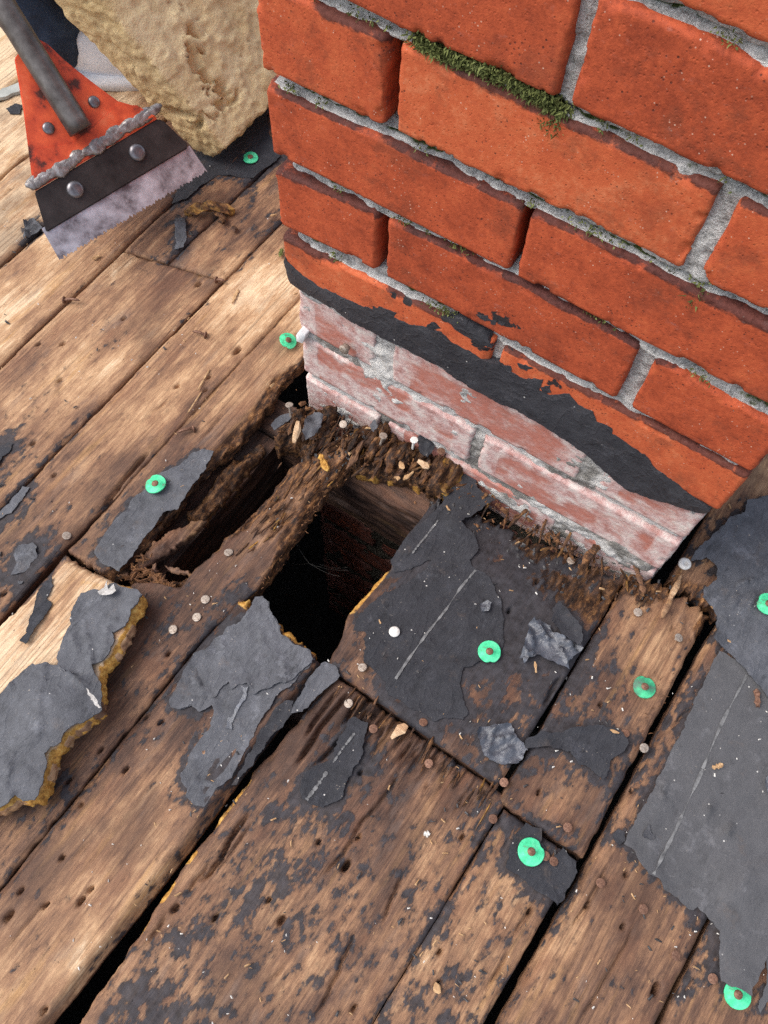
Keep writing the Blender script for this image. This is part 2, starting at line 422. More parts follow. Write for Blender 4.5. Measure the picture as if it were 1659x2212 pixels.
M['orange'] = make_simple('orange_paint', [(0.34, (0.07, 0.022, 0.016)), (0.43, (0.50, 0.060, 0.022)), (0.58, (0.72, 0.105, 0.035)), (0.8, (0.80, 0.22, 0.10))], 38, 0.42, spec=0.5, bump=0.0005, stretch=(1, 1, 1))
M['shaft'] = make_simple('worn_steel_shaft', [(0.3, (0.07, 0.06, 0.055)), (0.6, (0.16, 0.145, 0.135)), (0.8, (0.25, 0.23, 0.215))], 60, 0.42, 0.55, bump=0.0003)
M['plate'] = make_simple('blackened_steel', [(0.3, (0.018, 0.014, 0.013)), (0.7, (0.052, 0.042, 0.040))], 45, 0.45, 0.3, bump=0.0005)
M['blade'] = make_simple('scratched_bright_steel', [(0.34, (0.16, 0.14, 0.15)), (0.47, (0.40, 0.38, 0.41)), (0.68, (0.68, 0.67, 0.72))], 45, 0.42, 0.6, bump=0.0005)
M['weld'] = make_simple('weld_metal', [(0.3, (0.14, 0.12, 0.11)), (0.6, (0.36, 0.34, 0.33)), (0.8, (0.6, 0.58, 0.56))], 160, 0.38, 0.6, bump=0.001)
M['bolt'] = make_simple('bolt_steel', [(0.3, (0.10, 0.09, 0.095)), (0.7, (0.30, 0.29, 0.31))], 120, 0.35, 0.7, bump=0.0002)
M['denim'] = make_simple('blue_denim', [(0.3, (0.008, 0.014, 0.028)), (0.55, (0.022, 0.042, 0.085)), (0.75, (0.06, 0.10, 0.17))], 26, 0.85, bump=0.003)
M['shoe'] = make_simple('white_canvas', [(0.3, (0.55, 0.57, 0.62)), (0.7, (0.80, 0.81, 0.84))], 40, 0.75, bump=0.001)
M['sole'] = make_simple('rubber_sole', [(0.3, (0.25, 0.25, 0.26)), (0.7, (0.5, 0.5, 0.5))], 60, 0.8, bump=0.0005)
M['shirt'] = make_simple('grey_cotton', [(0.3, (0.10, 0.10, 0.11)), (0.7, (0.2, 0.2, 0.21))], 20, 0.9, bump=0.002)
M['skin'] = make_simple('skin', [(0.3, (0.42, 0.22, 0.15)), (0.7, (0.55, 0.31, 0.22))], 12, 0.55, bump=0.0004)
M['hair'] = make_simple('brown_hair', [(0.3, (0.025, 0.015, 0.01)), (0.7, (0.07, 0.04, 0.025))], 90, 0.6, bump=0.002)
M['chip_pale'] = make_simple('fresh_wood_chip', [(0.3, (0.33, 0.18, 0.08)), (0.7, (0.58, 0.38, 0.20))], 200, 0.75, bump=0.0006)
M['chip_brown'] = make_simple('rotten_wood_crumb', [(0.3, (0.05, 0.023, 0.012)), (0.55, (0.16, 0.07, 0.028)), (0.75, (0.32, 0.17, 0.07))], 240, 0.85, bump=0.0012)
M['chip_dark'] = make_simple('tarry_crumb', [(0.3, (0.02, 0.02, 0.022)), (0.7, (0.09, 0.085, 0.085))], 200, 0.6, bump=0.001)
M['chip_white'] = make_simple('pale_grit', [(0.3, (0.5, 0.47, 0.42)), (0.7, (0.82, 0.8, 0.75))], 200, 0.8, bump=0.0004)
M['moss'] = make_simple('moss', [(0.3, (0.05, 0.06, 0.015)), (0.55, (0.14, 0.16, 0.045)), (0.8, (0.30, 0.33, 0.13))], 130, 0.9, bump=0.001)
M['shred'] = make_simple('frayed_white_fibre', [(0.3, (0.30, 0.28, 0.26)), (0.7, (0.58, 0.56, 0.53))], 300, 0.8, bump=0.001)
M['card'] = make_simple('white_card', [(0.3, (0.66, 0.66, 0.66)), (0.7, (0.80, 0.80, 0.80))], 50, 0.8, bump=0)
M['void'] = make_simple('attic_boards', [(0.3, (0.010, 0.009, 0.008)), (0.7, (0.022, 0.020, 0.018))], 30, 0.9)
M['stucco'] = make_simple('grey_wall', [(0.3, (0.25, 0.24, 0.23)), (0.7, (0.35, 0.34, 0.33))], 20, 0.9)
M['grass'] = make_simple('lawn', [(0.3, (0.03, 0.05, 0.015)), (0.7, (0.07, 0.10, 0.03))], 6, 0.95)
M['slate'] = make_simple('grey_slate', [(0.3, (0.30, 0.31, 0.29)), (0.7, (0.46, 0.47, 0.44))], 40, 0.8)
M['web'] = make_simple('cobweb_thread', [(0.3, (0.06, 0.06, 0.055)), (0.7, (0.14, 0.13, 0.12))], 40, 0.8, bump=0)
M['chip_yellow'] = make_simple('yellow_wood_fibre', [(0.3, (0.22, 0.10, 0.02)), (0.7, (0.56, 0.33, 0.08))], 240, 0.85, bump=0.0008)

# ------------------------------------------------------------------ chimney
chimney = empty('chimney', (0.21, 0.21, Z0), 'square red brick chimney with recessed mossy mortar rising from the rotten roof boards', 'chimney')
PC = 0.0685                                   # course height

def W2(*pts):
    return np.array(sorted([tuple(wall(u, v)) for u, v in pts]))

# edges of the bed joints as seen on the front face: bottom of the course above / top of the course below
bot = {
 -1: W2(*T(2,0,(1060,20),(1250,110),(1659,300))),
  0: W2(*T(1,0,(600,0),(1000,230),(1400,390),(1659,500)), *T(2,0,(700,830),(1100,1010),(1400,1160),(1659,1280))),
  1: W2(*T(1,0,(40,430),(200,510),(500,660),(740,775),(895,850),(1150,970),(1400,1090),(1659,1200)), *T(2,0,(180,1300),(600,1480),(900,1620)), *T(2,1,(1215,200),(1659,350))),
  2: W2(*T(1,0,(105,975),(200,1050),(500,1180),(800,1350),(1100,1480),(1330,1590)), *T(2,1,(35,110),(300,250),(600,420),(830,560),(1000,640),(1400,830),(1659,930))),
  3: W2(*T(1,0,(150,1465),(300,1530),(600,1640)), *T(1,1,(790,115),(835,130),(1100,240),(1400,400),(1659,560)), *T(2,1,(300,730),(550,870),(765,1010),(1000,1130),(1300,1270),(1550,1380))),
}
top = {
  0: W2(*T(2,0,(600,10),(700,40),(1000,160),(1250,290),(1659,490))),
  1: W2(*T(1,0,(290,0),(500,110),(720,210),(850,260),(935,300),(1300,430),(1659,640)), *T(2,0,(300,780),(700,960),(1100,1130),(1340,1220),(1450,1320),(1659,1410))),
  2: W2(*T(1,0,(75,600),(200,620),(400,720),(800,880),(1100,1070),(1600,1320)), *T(2,0,(110,1400),(300,1450),(600,1590)), *T(2,1,(800,20),(1000,115),(1150,200),(1250,280),(1659,470))),
  3: W2(*T(1,0,(135,1110),(240,1170),(450,1260),(700,1370),(860,1460),(1100,1560)), *T(1,1,(1440,60),(1659,120)), *T(2,1,(300,300),(600,450),(830,580),(890,705),(1100,800),(1400,960),(1659,1070))),
  4: W2(*T(1,0,(170,1530),(300,1590)), *T(1,1,(340,0),(500,70),(800,190),(1100,330),(1400,490),(1590,600)), *T(2,1,(300,800),(600,960),(760,1040),(1000,1150),(1450,1390))),
}
def zfun(P, zc):
    """smooth line through measured points, pulled to the mean course line"""
    k = np.polyfit(P[:, 0], P[:, 1], 2 if len(P) > 4 else 1)
    lo, hi = P[0, 0], P[-1, 0]
    def f(x):
        xc = np.clip(x, lo, hi)
        return 0.8 * np.polyval(k, xc) + 0.2 * np.interp(x, P[:, 0], P[:, 1])
    return f
JT = 0.0055
def zbot(k): return (lambda f: (lambda x: f(x) - .0012))(zfun(bot[k], 0)) if k in bot else (lambda x: 0 * x - PC * (k + 1) + JT)
def ztop(k): return (lambda f: (lambda x: f(x) + .0012))(zfun(top[k], 0)) if k in top else (lambda x: 0 * x - PC * k - JT)
def hx(*pts): return float(np.mean([wall(u, v)[0] for u, v in pts]))
heads = {
  0: [(hx(*T(2,0,(430,0),(300,560))), hx(*T(2,0,(545,20),(375,660))))],
  1: [(hx(*T(1,0,(850,260),(815,750))), hx(*T(1,0,(935,300),(895,850)))), (hx(*T(2,0,(1340,1220),(1180,1600))), hx(*T(2,0,(1450,1330),(1290,1659))))],
  2: [(hx(*T(2,0,(75,1350),(5,1600))), hx(*T(2,0,(110,1400)), *T(2,1,(35,100))))],
  3: [(hx(*T(1,0,(760,1390)), *T(1,1,(790,90))), hx(*T(1,0,(850,1470)), *T(1,1,(835,130)))), (hx(*T(2,1,(830,590),(680,900))), hx(*T(2,1,(885,710),(765,1010))))],
  4: [(hx(*T(1,1,(1540,570),(1500,680))), hx(*T(1,1,(1595,600),(1565,700))))],
  5: [(hx(*T(1,1,(755,490),(740,710))), hx(*T(1,1,(875,565),(860,780)))), (hx(*T(2,1,(480,1300),(400,1480))), hx(*T(2,1,(585,1395),(530,1510))))],
}
WB = 0.42
DARKB = [(wall(u, v), r) for u, v, r in ((1085,690,.012),(1040,745,.013),(965,690,.008),(1100,750,.010),(880,655,.008),(1150,770,.010),(1200,830,.010),(850,640,.006),(1120,705,.006),(1010,700,.006),(1040,680,.005),(1080,790,.008))]
bseed = [0]

def brick_front(name, xl, xr, fb, ft, depth, y0=0.0, lime=0.0, dark=0.0, parent=chimney, flip=None, tone=None, coarse=False):
    """a brick whose face lies on the front of the chimney; edges rounded, face uneven"""
    bseed[0] += 1; sd = bseed[0]
    st = 0.006 if coarse else 0.0021
    n = max(4, int((xr - xl) / st)); m = max(4, int(0.06 / st))
    s = np.linspace(0, 1, n + 1); t = np.linspace(0, 1, m + 1)
    S, Tt = np.meshgrid(s, t)
    X = xl + (xr - xl) * S
    Zb, Zt = fb(X), ft(X)
    Z = Zb + (Zt - Zb) * Tt
    X = X + (vn(Z * 90, S * 0 + sd, sd) - .5) * .0022 * np.where((S < .01) | (S > .99), 1, 0)
    dx = np.minimum(X - xl, xr - X); dz = np.minimum(Z - Zb, Zt - Z)
    ed = fbm(X * 130, Z * 130, sd, 3)
    r = 0.0014 + 0.0026 * (fbm(X * 40, Z * 40, sd + 5, 2) - .35)
    d = np.where((dx < .0038) & (dz < .0038), .0038 - np.hypot(.0038 - dx, .0038 - dz), np.minimum(dx, dz)) - np.maximum(ed - .42, 0) * .0026
    r = np.maximum(r, .0010)
    q = np.clip(r - d, 0, r)
    Y = r - np.sqrt(np.maximum(r * r - q * q, 0))
    Y = np.where(d < 0, Y + (-d) * 3.0, Y)
    Y = Y + (fbm(X * 9, Z * 9, sd, 2) - .5) * .0012 + (fbm(X * 160, Z * 160, sd, 2) - .5) * .0003
    # chips along the arrises
    ch = sstep(fbm(X * 75, Z * 75, sd + 9, 3), .62, .72) * sstep(np.minimum(dx, dz), .007, .002)
    Y = Y + ch * .0025 + y0
    soot_shade = 1.0 * sstep((Zt - Z), .0095 * (.3 + fbm(X * 26, 0 * X + sd, sd + 1, 3)), .0008) * sstep(fbm(X * 18, Z * 30, sd + 2, 2), .18, .5) + sstep(dx, .006, 0) * .55 * vn(X * 20, Z * 40, sd) + sstep(Z - Zb, .004, 0) * .45 + dark
    lm = lime * (0.35 + 1.1 * sstep(.5 * (dx < .02) + fbm(X * 22, Z * 40, sd + 4, 3), .3, .7))
    core = sstep(np.minimum(dx, dz * 1.2), .008, .020) * lime
    lm = np.maximum(lm - core * .55 * sstep(fbm(X * 12, Z * 12, sd + 6, 2), .40, .50), min(lime, .31))
    tb = np.zeros_like(X)
    for (c, rr) in DARKB: tb = np.maximum(tb, .75 * np.exp(-(((X - c[0]) / rr) ** 2 + ((Z - c[1]) / (rr * .7)) ** 2)))
    tn = (tone if tone is not None else rng.uniform(.3, .95)) + 0 * X
    V = np.stack([X, Y, Z], -1).reshape(-1, 3)
    F = [grid_faces(m + 1, n + 1)]
    B = np.stack([soot_shade, lm, tn, tb], -1).reshape(-1, 4)
    # sides run back into the stack
    loop = np.concatenate([np.arange(0, n), np.arange(n, (m + 1) * (n + 1) - 1, n + 1), np.arange((m + 1) * (n + 1) - 1, m * (n + 1), -1), np.arange(m * (n + 1), 0, -(n + 1))])
    prev = loop; Vs = [V]; Bs = [B]; base = len(V)
    for k, yy in enumerate((.006, depth)):
        P = V[loop].copy(); P[:, 1] = y0 + yy + (P[:, 1] - y0) * (1 if k == 0 else 0)
        if k == 1: P[:, 1] = y0 + depth
        Vs.append(P); Bs.append(B[loop] * np.array([.6, 1, 1, 0]) + np.array([.25, 0, 0, 0]))
        cur = np.arange(base, base + len(loop)); nx = np.roll(np.arange(len(loop)), -1)
        F.append(np.stack([prev, cur, cur[nx], prev[nx]], 1)); prev = cur; base += len(loop)
    V = np.concatenate(Vs); B = np.concatenate(Bs); F = np.concatenate(F)
    gc = V + np.array([sd * 1.37, sd * .73, sd * .31])
    return mesh_obj(name, V, F, M['brick'], parent, {'gc': ('FLOAT_VECTOR', gc), 'bk': ('FLOAT_COLOR', B)})

for k in range(-4, 18):
    even = (k % 2 == 0)
    if k in heads: hd = heads[k]
    elif even: hd = [(.2045, .2155)]
    else: hd = [(.099, .110), (.310, .321)]
    inset = .005 if k >= 5 else 0.0
    xs = [inset] + [x for p in hd for x in p] + [WB - inset]
    lime = 0.0 if k < 5 else (.68 if k == 5 else .95 if k == 6 else .85)
    dark = 0.0 if k < 8 else .75  # below the roof: soot, with the darkness of the hole painted in
    if k > 7: lime = .12
    for i in range(0, len(xs), 2):
        xl, xr = xs[i], xs[i + 1]
        corner = (i == 0 or i == len(xs) - 2)
        depth = .098 if even or not corner else .20
        ln = lime
        if k == 6 and i > 0: ln = .8
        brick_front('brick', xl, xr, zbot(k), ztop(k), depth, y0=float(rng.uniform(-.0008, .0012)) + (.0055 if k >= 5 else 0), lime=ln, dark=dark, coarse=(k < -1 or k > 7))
    # the two side faces and the back, plainer
    if k > 7: continue
    y = .110 if even else .212
    for side in (0, 1):
        yy = y
        while yy < .40:
            y2 = min(yy + .20, .42)
            x0 = 0.0 if side == 0 else WB - .10
            z0, z1 = -PC * (k + 1) + JT, -PC * k - JT
            V = [(x, yq, z) for x in (x0, x0 + .10) for yq in (yy, y2) for z in (z0, z1)]
            F = [(0, 1, 3, 2), (4, 6, 7, 5), (0, 4, 5, 1), (2, 3, 7, 6), (1, 5, 7, 3), (0, 2, 6, 4)]
            V = np.array(V); bseed[0] += 1
            mesh_obj('brick', V, F, M['brick'], chimney, {'gc': ('FLOAT_VECTOR', V + bseed[0]), 'bk': ('FLOAT_COLOR', np.tile([.2, lime, .5, 0], (8, 1)))}, smooth=False)
            yy = y2 + .011

# mortar: one rough sheet behind the brick faces, closed into a box
nx_, nz_ = 260, 880
x = np.linspace(.003, WB - .003, nx_); z = np.linspace(-PC * 18, PC * 4 - .008, nz_)
X, Zm = np.meshgrid(x, z)
low = sstep(-Zm, PC * 5.0, PC * 5.6)
dep = .0085 - .0030 * sstep(X, .05, .38) + (fbm(X * 30, Zm * 30, 11, 3) - .5) * .008
dep = np.maximum(dep, .0012)
dep = dep * (1 - low) + low * (.0032 + (fbm(X * 22, Zm * 34, 12, 5, .6) - .50) * .016)
Y = dep + .0050 * low + (fbm(X * 160, Zm * 160, 13, 4) - .5) * .0042
edge = np.minimum(X - .003, WB - .003 - X)
Y = Y + sstep(edge, .010, 0) * .010
# the deep open perpends
for (x0, z0, z1) in ((heads[1][0][0] + .006, -PC * 1.95, -PC * 1.05), (heads[3][0][0] + .006, -PC * 3.9, -PC * 3.05), (heads[2][0][0] + .005, -PC * 2.9, -PC * 2.1)):
    Y = Y + .035 * sstep(np.abs(X - x0), .010, .004) * ((Zm > z0) & (Zm < z1))
mp = [wall(u, v) for u, v in ((895,92),(960,125),(1050,160),(1140,205),(1200,240))]
moss = np.zeros_like(X)
for i in range(len(mp) - 1):
    for q in np.linspace(0, 1, 6):
        c = mp[i] * (1 - q) + mp[i + 1] * q
        moss = np.maximum(moss, .9 * np.exp(-(((X - c[0]) / .010) ** 2 + ((Zm - c[1]) / .007) ** 2)))
moss = np.maximum(moss, .36 * sstep(fbm(X * 16, Zm * 16, 21, 3), .48, .64) * (1 - low))
soot_shade = np.maximum(.75 * low * sstep(fbm(X * 20, Zm * 26, 22, 3), .48, .6), 1.3 * sstep(-Zm, PC * 7.5, PC * 7.9))  # sooty patches; under the roof the hole's shade is painted in too
lip = np.zeros_like(X)
for k in range(0, 6):
    zb_, zt_ = zbot(k - 1)(X), ztop(k)(X)
    s_ = (Zm - zt_) / np.maximum(zb_ - zt_, 1e-4) + (fbm(X * 120, Zm * 60, 60 + k, 3) - .5) * .35
    inj = (Zm > zt_ - .004) & (Zm < zb_ + .004)
    wv_ = sstep(fbm(X * 14, 0 * X + k * 3.1, 70 + k, 2), .28, .50)
    gro = sstep(s_, .16, .26) * sstep(s_, .56, .44) * inj * (1 - low) * wv_
    Y = Y + .0045 * gro; moss = np.maximum(moss, .72 * gro)
    lp = sstep(s_, .14, .07) * inj * (1 - low) * sstep(fbm(X * 20, 0 * X + k, 80 + k, 2), .25, .5)
    lip = np.maximum(lip, lp); Y = Y - lp * (Y - .0020) * .6
moss = moss * (1 - lip)
pale = np.maximum(low * .8 + .3, 1.0 * lip)
V = np.stack([X, Y, Zm], -1).reshape(-1, 3)
Bm = np.stack([moss, pale, soot_shade, 1 + 0 * X], -1).reshape(-1, 4)
F = grid_faces(nz_, nx_)
mesh_obj('mortar', V, F, M['mortar'], chimney, {'gc': ('FLOAT_VECTOR', V), 'bk': ('FLOAT_COLOR', Bm)})
# mortar core carrying the side and back faces
V = np.array([(xx, yy, zz) for xx in (.006, WB - .006) for yy in (.016, .414) for zz in (-PC * 18, PC * 4 - .008)])
mesh_obj('mortar', V, [(0, 1, 3, 2), (4, 6, 7, 5), (2, 3, 7, 6), (1, 5, 7, 3), (0, 2, 6, 4)], M['mortar'], chimney,
         {'gc': ('FLOAT_VECTOR', V), 'bk': ('FLOAT_COLOR', np.tile([.1, .3, .1, 1], (8, 1)))}, smooth=False)

# ------------------------------------------------------------------ cut-out sheets and slabs
def densify(P, step):
    out = []
    P = np.asarray(P, float)
    for i in range(len(P)):
        a, b = P[i], P[(i + 1) % len(P)]
        n = max(1, int(np.hypot(*(b - a)) / step))
        for j in range(n): out.append(a + (b - a) * j / n)
    return np.array(out)

def inside(P, q):
    x, y = q[:, 0], q[:, 1]; c = np.zeros(len(q), bool)
    n = len(P)
    for i in range(n):
        x1, y1 = P[i]; x2, y2 = P[i - 1]
        cond = ((y1 > y) != (y2 > y)) & (x < (x2 - x1) * (y - y1) / (y2 - y1 + 1e-15) + x1)
        c ^= cond
    return c

def dist_poly(P, q):
    d = np.full(len(q), 1e9)
    for i in range(len(P)):
        a = P[i - 1]; b = P[i]; ab = b - a; L = ab @ ab + 1e-15
        t = np.clip(((q - a) @ ab) / L, 0, 1)
        d = np.minimum(d, np.hypot(*(q - a - t[:, None] * ab).T))
    return d

def fill(outline, step, jag, seed=0, estep=None):
    """triangulated region with a torn outline: vertices, faces, boundary edges"""
    E = densify(outline, estep or max(.0016, step * .6))
    th = fbm(E[:, 0] * 320, E[:, 1] * 320, seed, 3); t2 = fbm(E[:, 0] * 320, E[:, 1] * 320, seed + 31, 3)
    l1 = fbm(E[:, 0] * 85, E[:, 1] * 85, seed + 11, 2); l2 = fbm(E[:, 0] * 85, E[:, 1] * 85, seed + 41, 2)
    E = E + np.stack([th - .5 + 1.1 * (l1 - .5), t2 - .5 + 1.1 * (l2 - .5)], 1) * 2.2 * jag
    lo, hi = E.min(0), E.max(0)
    gx = np.arange(lo[0], hi[0], step); gy = np.arange(lo[1], hi[1], step)
    G = np.stack(np.meshgrid(gx, gy), -1).reshape(-1, 2)
    G = G + (np.random.default_rng(seed).random(G.shape) - .5) * step * .5
    G = G[inside(E, G)]
    G = G[dist_poly(E, G) > step * .5]
    pts = np.concatenate([E, G]); n = len(E)
    r = geometry.delaunay_2d_cdt([Vector(p) for p in pts], [], [list(range(n))], 1, 1e-7)
    V = np.array([tuple(v) for v in r[0]]); F = np.array([f for f in r[2] if len(f) == 3])
    # orient counter-clockwise
    a, b, c = V[F[:, 0]], V[F[:, 1]], V[F[:, 2]]
    cr = (b[:, 0] - a[:, 0]) * (c[:, 1] - a[:, 1]) - (b[:, 1] - a[:, 1]) * (c[:, 0] - a[:, 0])
    F[cr < 0] = F[cr < 0][:, ::-1]
    e = np.concatenate([F[:, [0, 1]], F[:, [1, 2]], F[:, [2, 0]]])
    key = np.sort(e, 1); _, idx, cnt = np.unique(key[:, 0] * 10 ** 7 + key[:, 1], return_index=True, return_counts=True)
    return V, F, e[idx[cnt == 1]], E

def skirt(V3, F, be, rows, sharp=False):
    """close a sheet downwards; rows = list of functions V->V"""
    ids = np.unique(be); m = {int(v): i for i, v in enumerate(ids)}
    Vs = [V3]; Fs = [F]; base = len(V3); prev = ids
    ia = np.array([m[int(v)] for v in be[:, 0]]); ib = np.array([m[int(v)] for v in be[:, 1]])
    if sharp:
        rows = [lambda P: P] + list(rows)
    for fn in rows:
        P = fn(V3[ids].copy()); cur = np.arange(base, base + len(ids)); Vs.append(P)
        q = np.stack([prev[ia], cur[ia], cur[ib], prev[ib]], 1)
        if not (sharp and fn is rows[0]): Fs.append(np.concatenate([q[:, [0, 1, 2]], q[:, [0, 2, 3]]]))
        prev = cur; base += len(ids)
    return np.concatenate(Vs), np.concatenate(Fs), ids

def wall_sheet(name, px, mat, step=.003, off=.0010, jag=.0014, seed=5, rough=.0012, parent=chimney):
    P = np.array([wall(u, v) for u, v in px])
    V, F, be, E = fill(P, step, jag, seed)
    d = np.clip(dist_poly(E, V) / .006, 0, 1)
    y = -(off * (.25 + .75 * d) + (fbm(V[:, 0] * 60, V[:, 1] * 60, seed, 3) - .4) * rough)
    V3 = np.stack([V[:, 0], y, V[:, 1]], 1)
    def dn(P): P[:, 1] = .0075; return P
    V3, F, _ = skirt(V3, F[:, ::1], be, [dn], True)
    return mesh_obj(name, V3, F, mat, parent, {'gc': ('FLOAT_VECTOR', V3)})

band_top = T(1,1,(186,-6),(215,40),(300,120),(420,200),(560,265),(700,325),(760,340),(800,325),(920,370),(905,405),(1000,440),(1100,462),(1200,485),(1240,520),(1280,560),(1400,620),(1500,680),(1560,700),(1650,740)) + \
    T(2,1,(80,790),(200,800),(180,870),(240,900),(370,885),(420,960),(530,1010),(550,1080),(640,1110),(640,1150),(720,1200),(780,1240),(870,1290),(930,1380),(1050,1460),(1120,1520),(1250,1610),(1285,1659))
band_bot = T(2,1,(1240,1675),(1150,1650),(1000,1600),(850,1560),(720,1500),(600,1400),(480,1290),(380,1220),(250,1130),(100,1040),(0,985)) + \
    T(1,1,(1600,965),(1500,910),(1400,860),(1300,800),(1200,720),(1050,650),(950,590),(850,540),(760,490),(640,440),(500,340),(300,230),(215,165),(192,100))
wall_sheet('tar_band', band_top + band_bot, M['tar'])
for sm in (T(1,1,(1430,380),(1500,385),(1530,430),(1480,420)), T(1,1,(1230,400),(1330,410),(1500,520),(1540,600),(1440,570),(1300,480)),
           T(1,1,(1520,420),(1560,420),(1555,450),(1525,445)), T(1,1,(1570,425),(1620,440),(1600,460),(1570,445)), T(1,1,(1580,700),(1650,720),(1659,760),(1600,740)),
           T(1,1,(750,320),(800,340),(790,380),(760,350)), T(1,1,(1080,460),(1160,430),(1200,470),(1130,490)), T(2,1,(30,690),(130,720),(90,740),(40,720)), T(2,1,(180,850),(240,840),(250,880),(200,900))):
    wall_sheet('tar_smear', sm, M['tar'], .003, .0010, .0014, 9, .0006)

# lumps of slumped mortar along the lowest joints
def lump(name, c, rad, mat, parent, seed, n=(14, 9), amp=.35, attrs=None):
    u = np.linspace(0, 2 * math.pi, n[0], endpoint=False); v = np.linspace(0, math.pi, n[1])
    U, Vv = np.meshgrid(u, v)
    D = np.stack([np.cos(U) * np.sin(Vv), np.sin(U) * np.sin(Vv), np.cos(Vv)], -1)
    r = 1 + amp * 2 * (fbm3(D * 2.2 + seed * 1.3, seed, 3) - .5)
    P = D * r[..., None] * np.array(rad) + np.array(c)
    nr, nc = P.shape[:2]; P = P.reshape(-1, 3)
    F = []
    for i in range(nr - 1):
        for j in range(nc):
            F.append((i * nc + j, (i + 1) * nc + j, (i + 1) * nc + (j + 1) % nc, i * nc + (j + 1) % nc))
    at_ = {'gc': ('FLOAT_VECTOR', P + seed)}
    if attrs is not None: at_['bk'] = ('FLOAT_COLOR', np.tile(attrs, (len(P), 1)))
    return mesh_obj(name, P, np.array(F), mat, parent, at_)

# a mushroom headed nail left in the pale header brick
def lathe(prof, n=14):
    V = []; F = []
    for r, h in prof:
        for i in range(n):
            a = 2 * math.pi * i / n; V.append((r * math.cos(a), r * math.sin(a), h))
    k = len(prof)
    for j in range(k - 1):
        for i in range(n): F.append((j * n + i, j * n + (i + 1) % n, (j + 1) * n + (i + 1) % n, (j + 1) * n + i))
    F.append(tuple(range(n - 1, -1, -1))); F.append(tuple((k - 1) * n + i for i in range(n)))
    return np.array(V), F
Vn, Fn = lathe([(.004, .0), (.0045, .003), (.0052, .0045), (.0050, .0058), (.0028, .0065)])
nx0 = wall(*T(1,1,(585,590))[0])
P = np.stack([Vn[:, 0] + nx0[0], -Vn[:, 2] + .001, Vn[:, 1] + nx0[1]], 1)
mesh_obj('plug', P, Fn, M['nail_pale'], chimney)

# moss: tufts of short curled fibres growing from the joints
def moss_tufts(name, pts, parent, n, seed):
    r = np.random.default_rng(seed); V = []; F = []
    for (x, z, sp, ln) in pts:
        for i in range(n):
            px = x + r.normal() * sp; pz = z + r.normal() * sp * .55; y = .003 + r.uniform(-.003, .004)
            d = np.array([r.normal() * .7, -1.0 + r.uniform(-.2, .6), r.normal() * .7 - .1]); d /= np.linalg.norm(d)
            L = ln * r.uniform(.4, 1.1); wd = .00045
            s_ = np.cross(d, r.normal(size=3)); s_ /= np.linalg.norm(s_)
            a = np.array([px, y, pz]); b = a + d * L * .55; e = b + (d + r.normal(size=3) * .5) * L * .45
            k = len(V); V += [a - s_ * wd, a + s_ * wd, b + s_ * wd * 1.3, b - s_ * wd * 1.3, e]
            F += [(k, k + 1, k + 2, k + 3), (k + 3, k + 2, k + 4)]
    o = mesh_obj(name, np.array(V), F, M['moss'], parent); o['kind'] = 'stuff'
    return o
mpts = []
for i in range(len(mp) - 1):
    for q in np.linspace(0, 1, 9): 
        c = mp[i] * (1 - q) + mp[i + 1] * q; mpts.append((c[0], c[1] + .001, .0042, .0040))
for u, v in ((1190,262),(1187,275),(1200,250),(1195,240)): c = wall(u, v); mpts.append((c[0], c[1], .0035, .0045))
moss_tufts('moss', mpts, chimney, 75, 1)
mp2 = []
for (k, x0, x1) in ((1, .02, .40), (2, .0, .40), (3, .05, .40), (0, .22, .42), (4, .04, .2)):
    for q in range(38):
        xx = rng.uniform(x0, x1)
        if vn(xx * 30, k, 5) > .5 and k in top: mp2.append((xx, float(ztop(k)(np.array(xx))) + .004, .003, .0026))
for u, v in ((1507,640),(1500,655),(1497,665),(1510,632)): c = wall(u, v); mp2.append((c[0], c[1], .0025, .006))
moss_tufts('moss', mp2, chimney, 12, 2)

# ------------------------------------------------------------------ ground, walls, attic: what carries the roof, unseen walls added to keep daylight out below
def plain_box(name, lo, hi, mat, parent=None, kind=None, faces=None):
    x0, y0, z0 = lo; x1, y1, z1 = hi
    V = np.array([(x, y, z) for x in (x0, x1) for y in (y0, y1) for z in (z0, z1)])
    F = [(0, 1, 3, 2), (4, 6, 7, 5), (0, 4, 5, 1), (2, 3, 7, 6), (1, 5, 7, 3), (0, 2, 6, 4)]
    o = mesh_obj(name, V, F, mat, parent, smooth=False)
    if kind: o['kind'] = kind
    return o
GB0, GB1, GA0, GA1 = -2.4, 1.9, -2.3, 1.5
gv = np.array([(-60, -60, -3.6), (60, -60, -3.6), (60, 60, -3.6), (-60, 60, -3.6)], float)
o = mesh_obj('ground', gv, [(0, 1, 2, 3)], M['grass'], smooth=False); o['kind'] = 'structure'
for lo, hi in (((GB0, -GA1, -3.6), (GB0 + .12, -GA0, -.62)), ((GB1 - .12, -GA1, -3.6), (GB1, -GA0, -.62)),
               ((GB0 + .12, -GA1, -3.6), (GB1 - .12, -GA1 + .12, -.62)), ((GB0 + .12, -GA0 - .12, -3.6), (GB1 - .12, -GA0, -.62))):
    plain_box('unseen_house_wall', lo, hi, M['stucco'], kind='structure')
plain_box('attic_floor', (GB0 + .12, -GA1 + .12, -1.25), (GB1 - .12, -GA0 - .12, -1.2), M['void'], kind='structure')

